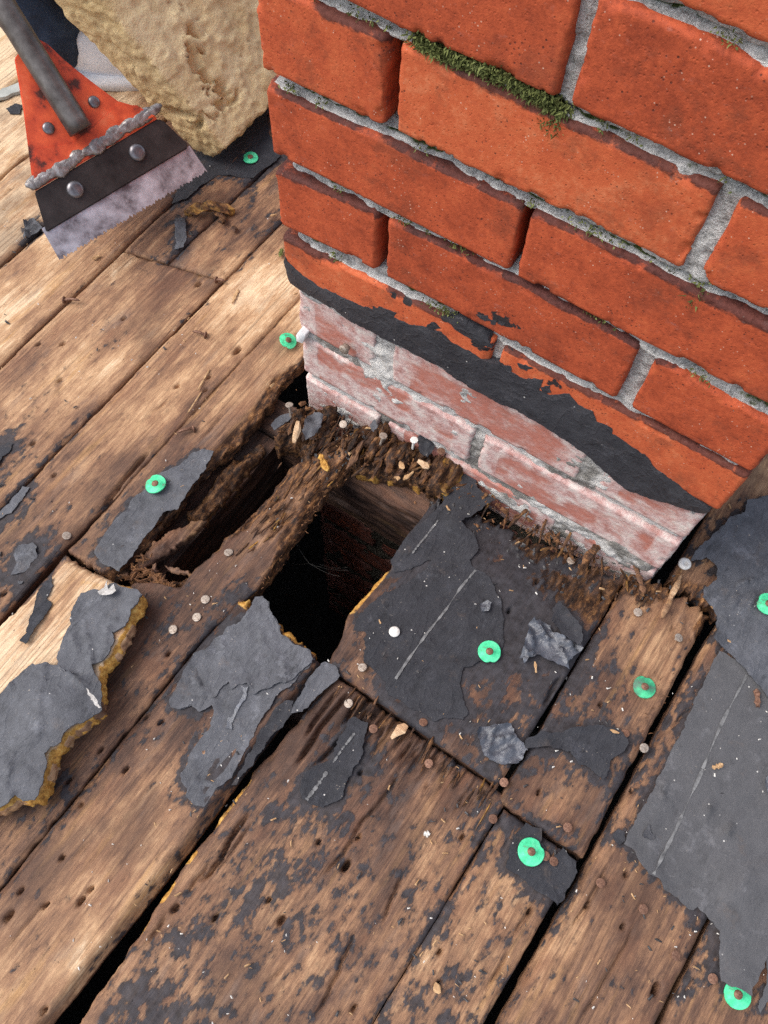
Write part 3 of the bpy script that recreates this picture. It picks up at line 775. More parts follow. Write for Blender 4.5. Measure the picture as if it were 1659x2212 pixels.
# ------------------------------------------------------------------ fields read off the boards: lightness, sun glare painted in at top left, and leftover tar
_S = [(30,400,.98,.05),(100,650,.85,.1),(200,620,.8,.1),(400,600,.55,.22),(350,560,.55,.22),(300,700,.72,.14),(150,800,.74,.16),(150,950,.72,.15),
(50,1000,.6,.32),(300,850,.7,.14),(400,830,.68,.14),(550,620,.85,.06),(600,600,.97,.04),(500,720,.82,.06),(450,800,.78,.1),(560,800,.62,.12),
(500,900,.6,.12),(250,1000,.58,.22),(350,950,.6,.15),(220,1050,.5,.27),(100,1100,.5,.25),(60,1250,.5,.28),(180,1100,.5,.27),(420,1000,.4,.2),
(520,420,.5,.25),(480,480,.6,.22),(560,510,.42,.35),(40,300,.95,.05),(40,150,1.0,.0),(20,50,1.0,.0),
(700,1020,.5,.0),(600,1120,.55,.02),(480,1230,.24,.30),(400,1330,.22,.30),(330,1420,.22,.25),(250,1600,.25,.25),(150,1800,.3,.28),(60,1800,.3,.28),(20,1870,.35,.3),
(400,1500,.42,.25),(300,1700,.55,.16),(200,1900,.74,.12),(100,2000,.78,.10),(250,1850,.76,.14),(350,1830,.6,.22),(300,1900,.62,.22),(60,2100,.72,.16),(40,1950,.65,.28),(330,1740,.5,.3),
(750,1600,.24,.2),(600,1650,.22,.12),(900,1650,.2,.38),(850,1720,.22,.22),(1000,1720,.25,.32),(1050,1780,.2,.38),(700,1800,.48,.42),(600,1850,.46,.46),
(750,1840,.4,.52),(850,1800,.55,.22),(850,1950,.62,.26),(950,1900,.52,.30),(960,1830,.4,.32),(450,2000,.5,.38),(350,2100,.45,.48),(550,2000,.52,.42),
(600,2150,.52,.34),(700,2100,.62,.2),(800,2050,.64,.22),(750,2150,.58,.2),(900,2120,.5,.50),(900,2000,.48,.5),(950,2170,.45,.45),(1050,1950,.62,.2),(1060,2050,.58,.32),
(700,1950,.6,.34),(500,1900,.4,.35),(640,2040,.55,.3),(1000,1850,.58,.25),
(1000,1500,.3,.45),(1050,1600,.42,.28),(1150,1480,.40,.40),(1000,1620,.45,.2),(800,1480,.24,.2),(750,1400,.3,.1),(1100,1200,.10,.80),(1200,1250,.22,.52),(1170,1290,.12,.8),(1080,1120,.12,.7),(1260,1290,.2,.6),
(1250,1200,.14,.62),(1000,1150,.1,.6),(1150,1100,.25,.35),(1150,1340,.12,.82),(1130,1400,.14,.7),(1200,1430,.34,.42),
(1250,1470,.42,.42),(1200,1600,.46,.30),(1300,1350,.5,.28),(1400,1300,.62,.15),(1350,1450,.42,.38),(1400,1500,.5,.25),(1300,1550,.46,.3),(1200,1750,.48,.26),
(1150,1720,.5,.2),(1430,1350,.55,.15),(1480,1260,.68,.08),
(1420,1680,.52,.2),(1500,1500,.52,.15),(1340,1800,.52,.25),(1300,1900,.45,.22),(1350,2000,.5,.2),(1250,2050,.5,.2),(1200,2150,.5,.25),(1130,2200,.58,.22),
(1400,1950,.62,.14),(1420,2060,.48,.34),(1450,2000,.56,.2),(1550,2000,.35,.2),(1500,2100,.4,.28),(1500,2180,.5,.25),(1620,2180,.52,.2),
(1620,1030,.66,.1),(1640,990,.66,.1),(1600,1180,.4,.3)]
_SP = np.array([tuple(bk(u, v)) + ((.90 if u < 450 and 380 < v < 1250 else 1.0) * to * (.97 if u > 450 and v > 1380 else 1.0), ta + (.05 if ta >= .28 else 0)) for u, v, to, ta in _S])
def fields(b, a):
    sh = b.shape; b = b.ravel(); a = a.ravel()
    num = np.zeros((len(b), 2)); den = np.full(len(b), 1e-9)
    for (pb, pa, to, ta) in _SP:
        wg = np.exp(-(((b - pb) / .030) ** 2 + ((a - pa) / .045) ** 2) / 2) + 1e-6 / (((b - pb) ** 2 + (a - pa) ** 2) + .001)
        num[:, 0] += wg * to; num[:, 1] += wg * ta; den += wg
    return (num[:, 0] / den).reshape(sh), (num[:, 1] / den).reshape(sh)

HOLES = [tuple(bk(u, v)) + (r,) for u, v, r in [(u, v, .0034) for u, v in
  T(0,1,(1150,845),(1335,870),(1355,785),(385,805),(405,565),(250,565),(210,1215),(350,1420),(800,400)) + T(0,2,(1045,1365),(655,1545),(950,1325),(30,530),(1090,920)) +
  T(0,3,(405,585),(140,795),(590,785),(535,850),(525,870),(300,890),(1395,970),(525,240),(820,10),(445,85),(290,1570)) +
  T(1,3,(675,30),(665,445),(405,480),(85,855),(1340,445),(1190,1190),(635,1560),(1185,1400)) + T(2,3,(785,145),(495,885),(720,1030),(115,930),(740,690),(180,155)) +
  T(2,2,(580,1245),(160,445)) + T(1,2,(1175,880),(1640,640)) + T(0,0,(5,960),(140,1200))] +
  [(u, v, .0052) for u, v in T(0,3,(65,955),(1130,910)) + T(1,3,(580,640),(590,625),(165,985)) + T(2,3,(935,1420),(930,1440)) + T(0,1,(1285,175),(1535,620),(1545,605))]]
# long drying cracks: picture points along each, depth, half width
CRACKS = [(T(0,1,(640,1659),(760,1500),(930,1310),(975,1260)), .010, .0016), (T(0,1,(830,1350),(900,1330),(975,1260)), .005, .0012),
 (T(1,3,(1530,370),(1300,780),(1240,900)), .006, .0011), (T(1,3,(1659,420),(1590,560)), .005, .0011), (T(1,3,(1659,1150),(1480,1480)), .006, .0012),
 (T(1,3,(980,620),(900,800),(870,880),(820,1040)), .006, .0011), (T(1,3,(655,1010),(600,1160),(500,1390),(360,1659)), .006, .0012),
 (T(1,3,(980,0),(880,120),(680,370),(560,560),(420,720)), .006, .0012), (T(1,3,(500,280),(400,440)), .003, .001), (T(1,3,(400,620),(290,740)), .003, .001),
 (T(0,3,(1110,900),(1010,1060),(900,1180)), .006, .0014), (T(0,3,(1640,260),(1480,470),(1420,600),(1280,760)), .012, .0017), (T(0,3,(1659,330),(1500,530),(1390,700)), .005, .0012),
 (T(0,3,(1400,560),(1170,860)), .005, .0014), (T(1,2,(1110,1480),(970,1640)), .010, .0018), (T(1,2,(820,1290),(680,1360),(460,1560),(360,1659)), .009, .0016),
 (T(1,2,(1200,1550),(1140,1640)), .008, .0016), (T(1,2,(640,1130),(430,1380),(250,1650)), .012, .0017), (T(1,2,(700,1160),(560,1400)), .009, .002),
 (T(1,2,(560,1120),(420,1300),(300,1480)), .010, .0016), (T(1,2,(880,1330),(760,1520)), .009, .0014), (T(1,2,(1060,1430),(900,1650)), .008, .0013), (T(1,2,(770,1225),(640,1400)), .010, .0018), (T(1,2,(1280,1600),(1180,1790)), .007, .0013),
 (T(1,2,(1330,1560),(1250,1659)), .005, .0012), (T(1,2,(1010,1380),(880,1560)), .006, .0013), (T(1,3,(1150,30),(1080,190)), .005, .0012), (T(1,3,(1380,120),(1280,320)), .005, .0012),
 (T(1,3,(1100,20),(1020,110)), .005, .0012), (T(1,3,(1430,150),(1390,290)), .004, .001), (T(1,3,(240,1230),(40,1430)), .003, .001),
 (T(2,3,(640,600),(500,860),(360,1060)), .005, .0012), (T(2,3,(1230,1310),(1110,1500)), .005, .0012), (T(2,3,(810,980),(680,1250),(430,1659)), .004, .0009),
 (T(2,3,(330,440),(290,570)), .006, .0014), (T(2,3,(180,810),(100,960),(0,1130)), .005, .0012), (T(2,3,(900,20),(760,150)), .004, .001),
 (T(2,2,(340,1030),(180,1280)), .008, .0016), (T(2,2,(610,380),(600,540),(560,600)), .010, .0018), (T(2,2,(660,610),(540,780),(470,820)), .006, .0014), (T(2,2,(1180,1240),(960,1470)), .004, .0012),
 (T(2,2,(990,870),(970,920)), .010, .003), (T(2,2,(1090,700),(1010,800)), .006, .002), (T(0,2,(1300,1000),(960,1290),(860,1430)), .003, .0010), (T(0,2,(1240,900),(1200,960)), .006, .003),
 (T(0,3,(640,420),(440,640)), .0022, .0009), (T(0,3,(340,830),(0,1240)), .0022, .0009), (T(0,1,(1290,1200),(1480,1000)), .003, .001), (T(0,1,(960,1040),(1140,890)), .003, .0012),
 (T(0,2,(1659,700),(1600,760)), .004, .002), (T(0,1,(740,10),(970,55)), .004, .0012), (T(0,0,(0,1280),(150,1180)), .003, .001)]
CR = [(np.array([bk(u, v) for u, v in P]), d, wd) for P, d, wd in CRACKS]


ROTB = [tuple(bk(u, v)) + (r,) for u, v, r in ((1170,1075,.013),(1120,1050,.012),(1240,1245,.014),(1290,1200,.012),(1335,1240,.012),(1200,1150,.012),(1380,1290,.016),(1150,1130,.010),(1430,1260,.014),(1300,1290,.010))]
def rotblob(B, A):
    r_ = 0 * B
    for (pb_, pa_, rr) in ROTB: r_ = np.maximum(r_, np.exp(-(((B - pb_) / rr) ** 2 + ((A - pa_) / (rr * 2.0)) ** 2)))
    return r_ * sstep(fbm(B * 130, A * 28, 91, 3), .38, .58)

def relief(B, A, seed, rotv=0.0):
    """height of a weathered board face"""
    g = fbm(B * 230 + seed, A * 9, seed, 1); g2 = fbm(B * 75 + seed, A * 4, seed + 3, 2); cup = fbm(B * 14, A * 4, seed + 5, 2)
    H = (g - .5) * .0006 + (g2 - .5) * .0008 + (cup - .5) * .0016
    H = H + (fbm(B * 60, A * 22, seed + 8, 2) - .5) * .0008
    lo, hi = (B.min(), A.min()), (B.max(), A.max())
    for hb, ha, r in HOLES:
        if lo[0] - .01 < hb < hi[0] + .01 and lo[1] - .01 < ha < hi[1] + .01:
            d = np.hypot(B - hb, (A - ha) * .6) / .58
            H = H - .010 * sstep(d, r * 1.05, r * .55) - .0004 * sstep(d, r * 2.0, r)
    for P, dp, wd in CR:
        if P[:, 0].max() < lo[0] - .01 or P[:, 0].min() > hi[0] + .01 or P[:, 1].max() < lo[1] or P[:, 1].min() > hi[1]: continue
        o = np.argsort(P[:, 1]); pa = P[o, 1]; pb = P[o, 0]
        cb = np.interp(A, pa, pb) + (vn(A * 120, 0 * A, seed) - .5) * .0022
        e = np.minimum(A - pa[0], pa[-1] - A)
        taper = sstep(e, 0, .018)
        if e.max() <= 0: continue
        H = H - dp * taper * sstep(np.abs(B - cb), wd * 1.5 * (.4 + .6 * taper) + .0004, wd * .3)
    return H

deck = empty('roof_deck', (0, 0, Z0), kind='structure')
PLANKS = []
def pl(pts):
    P = np.array(sorted([(p[1], p[0]) for p in pts]))
    return lambda a: np.interp(a, P[:, 0], P[:, 1])

def plank(left, right, a0, a1, top=0.0, thick=.021, da=.0024, db=.0016, seed=None, jl=.0006, jr=.0006, j0=.0008, j1=.0008,
          dtone=0.0, dtar=0.0, rot=None, yel=None, extra=None, name='plank', ends=None, round_=.0022, parent=None):
    """one board: left / right are functions of a giving its edges"""
    seed = seed if seed is not None else int(rng.integers(1, 900))
    L = left if callable(left) else (lambda a, v=left: v + 0 * a)
    R = right if callable(right) else (lambda a, v=right: v + 0 * a)
    wmax = float(np.max(R(np.linspace(a0, a1, 20)) - L(np.linspace(a0, a1, 20))))
    na = max(3, int((a1 - a0) / da) + 1); nb = max(5, int(wmax / db) + 1)
    s = np.linspace(0, 1, na)[:, None]; t = np.linspace(0, 1, nb)[None, :]
    am = a0 + (a1 - a0) * s
    bmid = L(am) * (1 - t) + R(am) * t
    e0 = a0 + (fbm(bmid * 260, 0 * bmid, seed, 4) - .5) * 2 * j0; e1 = a1 + (fbm(bmid * 260, 0 * bmid + 4, seed, 4) - .5) * 2 * j1
    if ends: e0 = e0 + ends[0](bmid); e1 = e1 + ends[1](bmid)
    A = e0 + (e1 - e0) * s
    Lb = L(A) + (fbm(A * 90, 0 * A + 1, seed, 4) - .5) * 2 * jl; Rb = R(A) + (fbm(A * 90, 0 * A + 7, seed + 2, 4) - .5) * 2 * jr
    B = Lb + (Rb - Lb) * t
    H = top + relief(B, A, seed)
    de = np.minimum(np.minimum(B - Lb, Rb - B), np.minimum(A - e0, e1 - A))
    H = H - round_ * (1 - sstep(de, 0, round_ * 1.6)) - .0015 * sstep(de, .012, 0) * sstep(fbm(A * 40, B * 40, seed + 3, 3), .45, .65)
    tone, tar = fields(B, A)
    tone = tone + dtone; tar = tar + dtar
    tar = tar + .12 * sstep(de, .010, 0)
    rt = rot(B, A, de) if rot else 0 * B
    yl = yel(B, A, de) if yel else 0 * B
    H = H + (fbm(B * 190, A * 60, seed + 4, 4) - .5) * .014 * sstep(rt, .25, .9)
    tar = tar - .4 * np.clip(rt, 0, 1)
    if extra is not None: H = H + extra(B, A, de)
    V = RW(B, A, H).reshape(-1, 3)
    C = np.stack([tone, tar, rt, yl], -1).reshape(-1, 4)
    so = np.array([(seed * .371) % 3, (seed * .173) % 3, (seed * .519) % 3])
    g = np.stack([B, A, H], -1).reshape(-1, 3) + so
    F = [grid_faces(na, nb, flip=True)]
    n, m = nb - 1, na - 1
    loop = np.concatenate([np.arange(0, n), np.arange(n, na * nb - 1, nb), np.arange(na * nb - 1, m * nb, -1), np.arange(m * nb, 0, -nb)])
    Vs, Cs, Gs = [V], [C], [g]; prev = loop; base = len(V)
    Bl, Al, Hl = B.ravel()[loop], A.ravel()[loop], H.ravel()[loop]
    bc, ac = (Bl - Bl.mean()), (Al - Al.mean())
    lone = np.concatenate([np.full(n, 0), np.full(m, 1), np.full(n, 2), np.full(m, 3)])
    ob = np.where(lone == 1, 1, np.where(lone == 3, -1, 0)); oa = np.where(lone == 2, 1, np.where(lone == 0, -1, 0))
    for k, dz in enumerate((.3, .65, 1.0)):
        hz = (top - thick) * dz + Hl * (1 - dz)
        wob = (fbm(Bl * 150 + k * 3.3, Al * 150 + k * 7.7, seed + 6, 3) - .5) * (.0016 + .008 * np.clip(C[loop, 2], 0, 1))
        b_, a_ = Bl + ob * wob, Al + oa * wob
        Vs.append(RW(b_, a_, hz)); cc = C[loop].copy(); cc[:, 1] *= .35; cc[:, 0] = cc[:, 0] * .8; Cs.append(cc)
        Gs.append(np.stack([b_ + (top - hz) * .8, a_ , hz], -1) + so)
        cur = np.arange(base, base + len(loop)); q = np.roll(np.arange(len(loop)), -1)
        F.append(np.stack([prev, prev[q], cur[q], cur], 1)); prev = cur; base += len(loop)
    o = mesh_obj(name, np.concatenate(Vs), np.concatenate(F), M['wood'], parent or deck,
                 {'gc': ('FLOAT_VECTOR', np.concatenate(Gs)), 'wt': ('FLOAT_COLOR', np.concatenate(Cs))},
                 loc=RW((L(np.array(a0)) + R(np.array(a0))) / 2, (a0 + a1) / 2, top - thick))
    PLANKS.append((o, L, R, a0, a1, top))
    return o

def side(v): return lambda a: v + 0 * a
GAP = .0018
E_ = lambda x: float(x)
S6R = pl([(.219, .22), (.216, .30), (.212, .34), (.212, .43), (.2205, .60), (.235, 1.0)])
S6L = pl([(.206, .20), (.2045, .35), (.206, .43), (.200, .60), (.195, 1.0)])
# far left boards, nearest first
# left of the chimney and of the hole
cSeam = -.1585
mR = pl([(-.018, -.40), (-.018, -.02), (-.020, .01), (-.011, .053), (-.014, .11), (-.021, .14), (-.016, .19), (-.012, .275)])
split = pl([(-.072, -1), (-.072, .279), (-.068, .40), (-.066, 1.0)])
splitL = lambda a: split(a) - .0002 - .0026 * sstep(a, .19, .25) - .002 * sstep(a, .27, .30)
splitR = lambda a: split(a) + .0002 + .0010 * sstep(a, .19, .25)
rotR = lambda amt, wd=.012: (lambda B, A, de: amt * sstep(de, wd, .002))
plank(cSeam + GAP, splitL, -.75, 1.4, seed=41, top=.001)
plank(splitR, mR, -.75, .279, seed=41, top=.001, jr=.004, j1=.003, rot=lambda B, A, de: .9 * sstep(mR(A) - B, .020, .002) * sstep(A, -.05, .02) + .5 * sstep(de, .006, 0),
      extra=lambda B, A, de: -.007 * sstep(mR(A) - B, .016, 0) * sstep(A, -.03, .02))
plank(-.2853 + GAP, cSeam - GAP, -.040, 1.4, seed=52, top=-.0005, j0=.001, ends=(lambda b: (b + .2853) * -.24, lambda b: 0 * b))
plank(-.2853 + GAP, -.2295, -1.3, -.0415, seed=53, top=.0008, ends=(lambda b: 0 * b, lambda b: (b + .2853) * -.24))
plank(-.2285, cSeam - GAP, -1.3, -.0415, seed=54, top=-.0012, ends=(lambda b: 0 * b, lambda b: (b + .2853) * -.24))
plank(-.3862 + GAP, -.2853 - GAP, -1.3, 1.4, seed=61, top=.0006)
for i, (b0, b1) in enumerate(((-.488, -.3862), (-.592, -.488), (-.694, -.592), (-.80, -.694))):
    plank(b0 + GAP, b1 - GAP, -2.2, 1.4, seed=70 + i, top=float(rng.uniform(-.001, .001)), da=.008, db=.003)
for b0, b1 in ((-.3862, -.2853), (-.2853, -.2295), (-.2285, cSeam)): plank(b0 + GAP, b1 - GAP, -2.2, -1.3012, seed=63, da=.03, db=.012)
b = -.80
while b > -2.3:
    plank(b - .103 + GAP, b - GAP, -2.2, 1.4, seed=100 + int(-b * 100), da=.03, db=.012); b -= .103
# boards past the chimney, behind
plank(cSeam + GAP, splitL, -2.2, -.7505, seed=42, da=.02, db=.006)
plank(splitR, mR, -2.2, -.7505, seed=43, da=.02, db=.006)
b = -.016
while b < .43:
    plank(b + GAP, min(b + .106, .428) - GAP, -2.2, -.425, seed=150 + int(b * 100 + 9), da=.02, db=.006); b += .106
# the board under the broken one, lower left
plank(splitR, .0045, .2835, 1.4, seed=45, top=-.001, j0=.003)
# the rotten strip bridging the hole, sound further down
stL = pl([(.083, -.010), (.066, .040), (.050, .078), (.053, .136), (.047, .231), (.046, .250), (.018, .258), (.0065, .268), (.0065, 1.4)])
stR = pl([(.101, -.010), (.102, .046), (.099, .087), (.103, .14), (.108, .207), (.0965, .276), (.0962, 1.4)])
plank(stL, stR, -.008, 1.4, seed=47, top=.0015, dtone=.06, jl=.0035, jr=.0022, j0=.004, thick=.024,
      rot=lambda B, A, de: sstep(A, .20, .14) * (.55 + .6 * sstep(de, .012, 0)) + .6 * sstep(de, .006, 0) * sstep(A, .30, .2),
      yel=lambda B, A, de: .34 * sstep(A, .20, .12) * sstep(fbm(B * 60, A * 30, 9, 3), .5, .7),
      extra=lambda B, A, de: (-.004 * sstep(A, .05, -.01) - .008 * sstep(A, .20, .1) * sstep(de, .010, 0) + .004 * sstep(A, .2, .1) * (fbm(B * 120, A * 25, 77, 3) - .5) * 2))
# the board cut away by the hole
plank(.0985, S6L, .222, 1.4, seed=48, top=.002, j0=.006, jr=.0008, extra=lambda B, A, de: -.011 * sstep(S6L(A) - B, .013, 0) ** 2, rot=lambda B, A, de: .8 * sstep(A, .236, .226), yel=lambda B, A, de: .95 * sstep(A, .240, .226),
      ends=(lambda b: (b - .13) * .10 + .004, lambda b: 0 * b), round_=.004)
# right of the hole
p7L = pl([(.185, .0), (.196, .055), (.194, .085), (.200, .12), (.1965, .16), (.196, .181), (.203, .205), (.209, .238)])
p7R = side(.3955)
plank(p7L, lambda a: .3955 + 0 * a, .030, .2335, seed=49, top=.0005, jl=.0025, j0=.010, j1=.0005,
      rot=lambda B, A, de: 1.1 * rotblob(B, A) + .95 * sstep(A, .085, .04) * sstep(fbm(B * 30, A * 30, 3, 2), .25, .6) + .5 * sstep(B - p7L(A), .006, 0),
      yel=lambda B, A, de: .9 * sstep(B - p7L(A), .007, .001) * sstep(A, .10, .12) * sstep(A, .19, .17),
      extra=lambda B, A, de: -.006 * sstep(A, .075, .03), ends=(lambda b: (b - .2) * -.14, lambda b: (b - .207) * .035))
plank(lambda a: .3975 + 0 * a + .0042 * sstep(a, .09, .2), pl([(.484, -.02), (.4765, .0), (.478, .03), (.4805, .09), (.4825, .16), (.485, .26)]), -.010, .2505, seed=50, top=-.0005, j0=.009, jr=.0015,
      rot=lambda B, A, de: 1.1 * rotblob(B, A) + .9 * sstep(A, .05, .0) * sstep(fbm(B * 40, A * 30, 5, 2), .3, .6) + .35 * sstep(de, .006, 0),
      extra=lambda B, A, de: -.005 * sstep(A, .04, -.01))
# below the butt joint
plank(S6R, pl([(.3955 + .0125, .23), (.408, .26), (.409, .30), (.4095, .6), (.4095, 1.4)]), .2365, 1.4, seed=51, top=-.001, jl=.0025, j0=.0012, ends=(lambda b: (b - .207) * .035, lambda b: 0 * b),
      rot=lambda B, A, de: .55 * sstep(A, .275, .245) * sstep(B, .24, .25) * sstep(B, .36, .30) + .4 * sstep(B - S6R(A), .014, .004),
      yel=lambda B, A, de: .95 * sstep(B - S6R(A), .0045, .001) * sstep(A, .33, .35) * sstep(A, .55, .45) * sstep(fbm(A * 60, B * 60, 4, 3), .42, .58),
      extra=lambda B, A, de: .016 * sstep(A, .31, .24) * (fbm(B * 260, A * 12, 31, 3) - .62) * sstep(B, .23, .26) * sstep(B, .40, .35) - .004 * sstep(B - S6R(A), .022, .002) * sstep(A, .46, .36))
plank(pl([(.410, .22), (.4095, .30), (.411, .6), (.411, 1.4)]), pl([(.4845, .20), (.482, .30), (.4815, .36), (.477, .6), (.47, 1.4)]), .2535, 1.4, seed=51, top=-.001, ends=(lambda b: (b - .42) * .03, lambda b: 0 * b))
plank(pl([(.4985, -.44), (.492, -.03), (.4875, .02), (.4890, .14), (.4905, .19), (.491, .27), (.4905, .38), (.492, .6), (.5, 1.4)]), .5915, -.44, 1.4, seed=55, top=.001, jl=.0008, extra=lambda B, A, de: -.006 * sstep(de, .011, 0) ** 2 * (B < .53))
plank(.430, pl([(.489, -.44), (.4905, 0), (.486, .0)]), -.44, -.012, seed=56, top=.0, j1=.012, rot=lambda B, A, de: .7 * sstep(A, -.05, -.012))
plank(.430, .4965, -2.2, -.4425, seed=57, da=.02, db=.006)
plank(.4985, .5915, -2.2, -.4425, seed=57, da=.02, db=.006)
plank(.5965, .700, -.44, 1.4, seed=58, top=-.0008)
b = .7025
while b < 1.8:
    plank(b + GAP, b + .103 - GAP, -2.2, 1.4, seed=170 + int(b * 100), da=.03, db=.012); b += .104
plank(.5965, .700, -2.2, -.4425, seed=59, da=.02, db=.006)

# rotten stubs left on the joist under the chimney
def stub(pts, top, seed, hh0, name='plank', thick=.022, tone=.35, yel=.2, rotv=1.0, st=.0018):
    hh = hh0 * 1.5
    P = np.array([bk(u, v, top) for u, v in pts])
    V, F, be, E = fill(P, st, .0022, seed)
    d = dist_poly(E, V)
    h = top + hh * (1.2 - 3.4 * np.abs(fbm(V[:, 0] * 95, V[:, 1] * 32, seed, 3) - .5) ** .7 + (fbm(V[:, 0] * 150, V[:, 1] * 55, seed, 4) - .5) * 1.6 + .6 * (fbm(V[:, 0] * 420, V[:, 1] * 200, seed + 2, 3) - .5)) - hh * .9 * sstep(d, .006, 0)
    V3 = np.stack([V[:, 0], V[:, 1], h], 1)
    c = V.mean(0)
    def row(dz, out):
        def f(Q):
            r = Q[:, :2] - c; r /= np.linalg.norm(r, axis=1)[:, None] + 1e-9
            wb = (fbm(Q[:, 0] * 200, Q[:, 1] * 200 + dz * 90, seed + 5, 3) - .5) * .009 + out
            Q[:, :2] += r * wb[:, None]; Q[:, 2] = top - thick * dz + (Q[:, 2] - top) * (1 - dz); return Q
        return f
    V3, F2, ids = skirt(V3, F[:, ::-1], be[:, ::-1], [row(.35, .001), row(.7, .0), row(1.0, -.001)])
    C = np.zeros((len(V3), 4)); C[:, 0] = tone; C[:, 2] = rotv; C[:, 3] = yel * sstep(fbm(V3[:, 0] * 70, V3[:, 1] * 70, seed + 3, 3), .45, .7)
    C[len(V):, 3] += yel * .6
    return mesh_obj(name, RW(V3[:, 0], V3[:, 1], V3[:, 2]), F2, M['wood'], deck, {'gc': ('FLOAT_VECTOR', V3 + seed * .37), 'wt': ('FLOAT_COLOR', C)})
J = lambda *p: [(576 + x * .29765, 795.5 + y * .29765) for x, y in p]      # points of the enlarged view of the rotten corner
stub(J((620,660),(700,600),(760,520),(830,400),(900,320),(1000,330),(1100,390),(1150,430),(1200,460),(1340,480),(1420,520),(1450,600),(1400,700),(1300,800),(1180,850),(1050,820),(900,790),(760,760),(650,740)), -.006, 201, .0065, tone=.3, yel=.35)
stub(J((60,500),(180,300),(260,270),(400,300),(500,280),(510,330),(440,520),(330,620),(240,600),(150,540),(80,560)), -.006, 202, .006, tone=.25, yel=.25)
stub(J((410,270),(510,280),(490,400),(420,560),(330,680),(240,780),(190,760),(270,640),(350,500)), .0, 203, .004, tone=.2, yel=.1, thick=.016)
stub(J((1180,800),(1230,680),(1310,560),(1400,530),(1450,580),(1440,680),(1390,780),(1320,880),(1260,880),(1180,850)), .012, 204, .004, tone=.3, yel=.45, thick=.026, rotv=.7)
stub(J((720,620),(770,540),(850,400),(900,370),(900,430),(850,520),(780,620),(720,660)), .010, 205, .004, tone=.4, yel=.2, thick=.018, rotv=.8)
stub(J((860,650),(890,560),(930,540),(960,600),(950,680),(900,690)), .008, 206, .003, tone=.45, yel=.1, thick=.016, rotv=.6)
stub(J((950,560),(990,500),(1040,520),(1060,640),(1000,680),(960,660)), .007, 207, .004, tone=.2, yel=.3, thick=.016, rotv=.9)
stub(J((1420,700),(1480,640),(1600,660),(1659,720),(1640,820),(1560,800),(1500,740),(1440,750)), .003, 208, .004, tone=.3, yel=.3, thick=.018)
# the ledge and splinters inside the narrow gap
K = lambda *p: [(246.9 + x * .23149, 932.6 + y * .23149) for x, y in p]     # points of the enlarged view of the gap
stub(K((680,780),(800,640),(900,480),(1020,360),(1200,200),(1380,110),(1420,150),(1300,300),(1180,420),(1060,560),(950,690),(850,830),(760,830)), -.022, 211, .004, tone=.3, yel=.25, thick=.03, st=.0024)
stub(K((30,1330),(120,1340),(330,1080),(520,920),(740,820),(850,840),(700,960),(560,1080),(400,1180),(260,1300),(150,1300),(680,800),(600,840),(440,960),(230,1120),(140,1220))[:11], -.006, 212, .002, tone=.42, yel=.05, thick=.012, rotv=.25)
stub(K((500,1250),(560,1260),(740,1310),(720,1330),(600,1310),(520,1280)), -.004, 213, .0015, tone=.5, yel=.0, thick=.004, rotv=.2)
stub(K((330,1230),(370,1225),(380,1400),(345,1390)), -.004, 214, .001, tone=.35, thick=.006, rotv=.3)
stub(K((100,1370),(250,1380),(420,1420),(600,1380),(740,1330),(720,1400),(600,1460),(520,1530),(400,1530),(250,1480)), -.010, 215, .005, tone=.4, yel=.2, thick=.014)

# joists and rafters below the boards
def beam(name, b0, b1, a0, a1, top, bot, along_b, seed, st=.003):
    n1 = max(3, int((b1 - b0) / st)) if along_b else 3
    V = []; F = []; G = []
    def patch(P0, U, W, nu, nw):
        base = sum(len(v) for v in V)
        u, wv_ = np.meshgrid(np.linspace(0, 1, nu), np.linspace(0, 1, nw))
        Q = np.array(P0) + u[..., None] * np.array(U) + wv_[..., None] * np.array(W)
        Q = Q.reshape(-1, 3); V.append(Q); F.append(grid_faces(nw, nu, base=base)); return Q
    db, da_, dh = b1 - b0, a1 - a0, top - bot
    L = db if along_b else da_
    n = max(4, int(L / st)); k = max(4, int(abs(dh) / .003)); kk = max(4, int((da_ if along_b else db) / .004))
    if along_b:
        patch((b0, a1, top), (db, 0, 0), (0, 0, -dh), n, k); patch((b0, a0, top), (db, 0, 0), (0, a1 - a0, 0), n, kk); patch((b0, a0, bot), (db, 0, 0), (0, 0, dh), n, 3)
    else:
        patch((b1, a0, top), (0, da_, 0), (0, 0, -dh), n, k)
        patch((b0, a0, top), (0, da_, 0), (db, 0, 0), n, kk); patch((b0, a0, bot), (0, da_, 0), (0, 0, dh), n, 3)
    Q = np.concatenate(V); F_ = np.concatenate(F)
    if along_b:
        Q[:, 1] += (fbm(Q[:, 0] * 25 + seed, Q[:, 2] * 420, seed, 4) - .5) * .008; Q[:, 2] += (fbm(Q[:, 0] * 40, Q[:, 1] * 60, seed + 2, 3) - .5) * .008
        g = np.stack([Q[:, 2] * 1.3 + Q[:, 1], Q[:, 0], Q[:, 1]], 1) + seed * .61
    else:
        Q[:, 0] += (fbm(Q[:, 1] * 25 + seed, Q[:, 2] * 300, seed, 4) - .5) * .005; g = np.stack([Q[:, 0] + Q[:, 2], Q[:, 1], Q[:, 2]], 1) + seed * .61
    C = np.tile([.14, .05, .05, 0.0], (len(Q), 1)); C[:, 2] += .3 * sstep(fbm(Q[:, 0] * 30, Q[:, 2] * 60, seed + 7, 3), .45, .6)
    return mesh_obj(name, RW(Q[:, 0], Q[:, 1], Q[:, 2]), F_, M['wood'], deck, {'gc': ('FLOAT_VECTOR', g), 'wt': ('FLOAT_COLOR', C)})
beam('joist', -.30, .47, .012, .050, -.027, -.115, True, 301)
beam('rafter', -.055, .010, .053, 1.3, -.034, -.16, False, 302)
beam('rafter', .232, .272, .053, 1.3, -.024, -.16, False, 303)
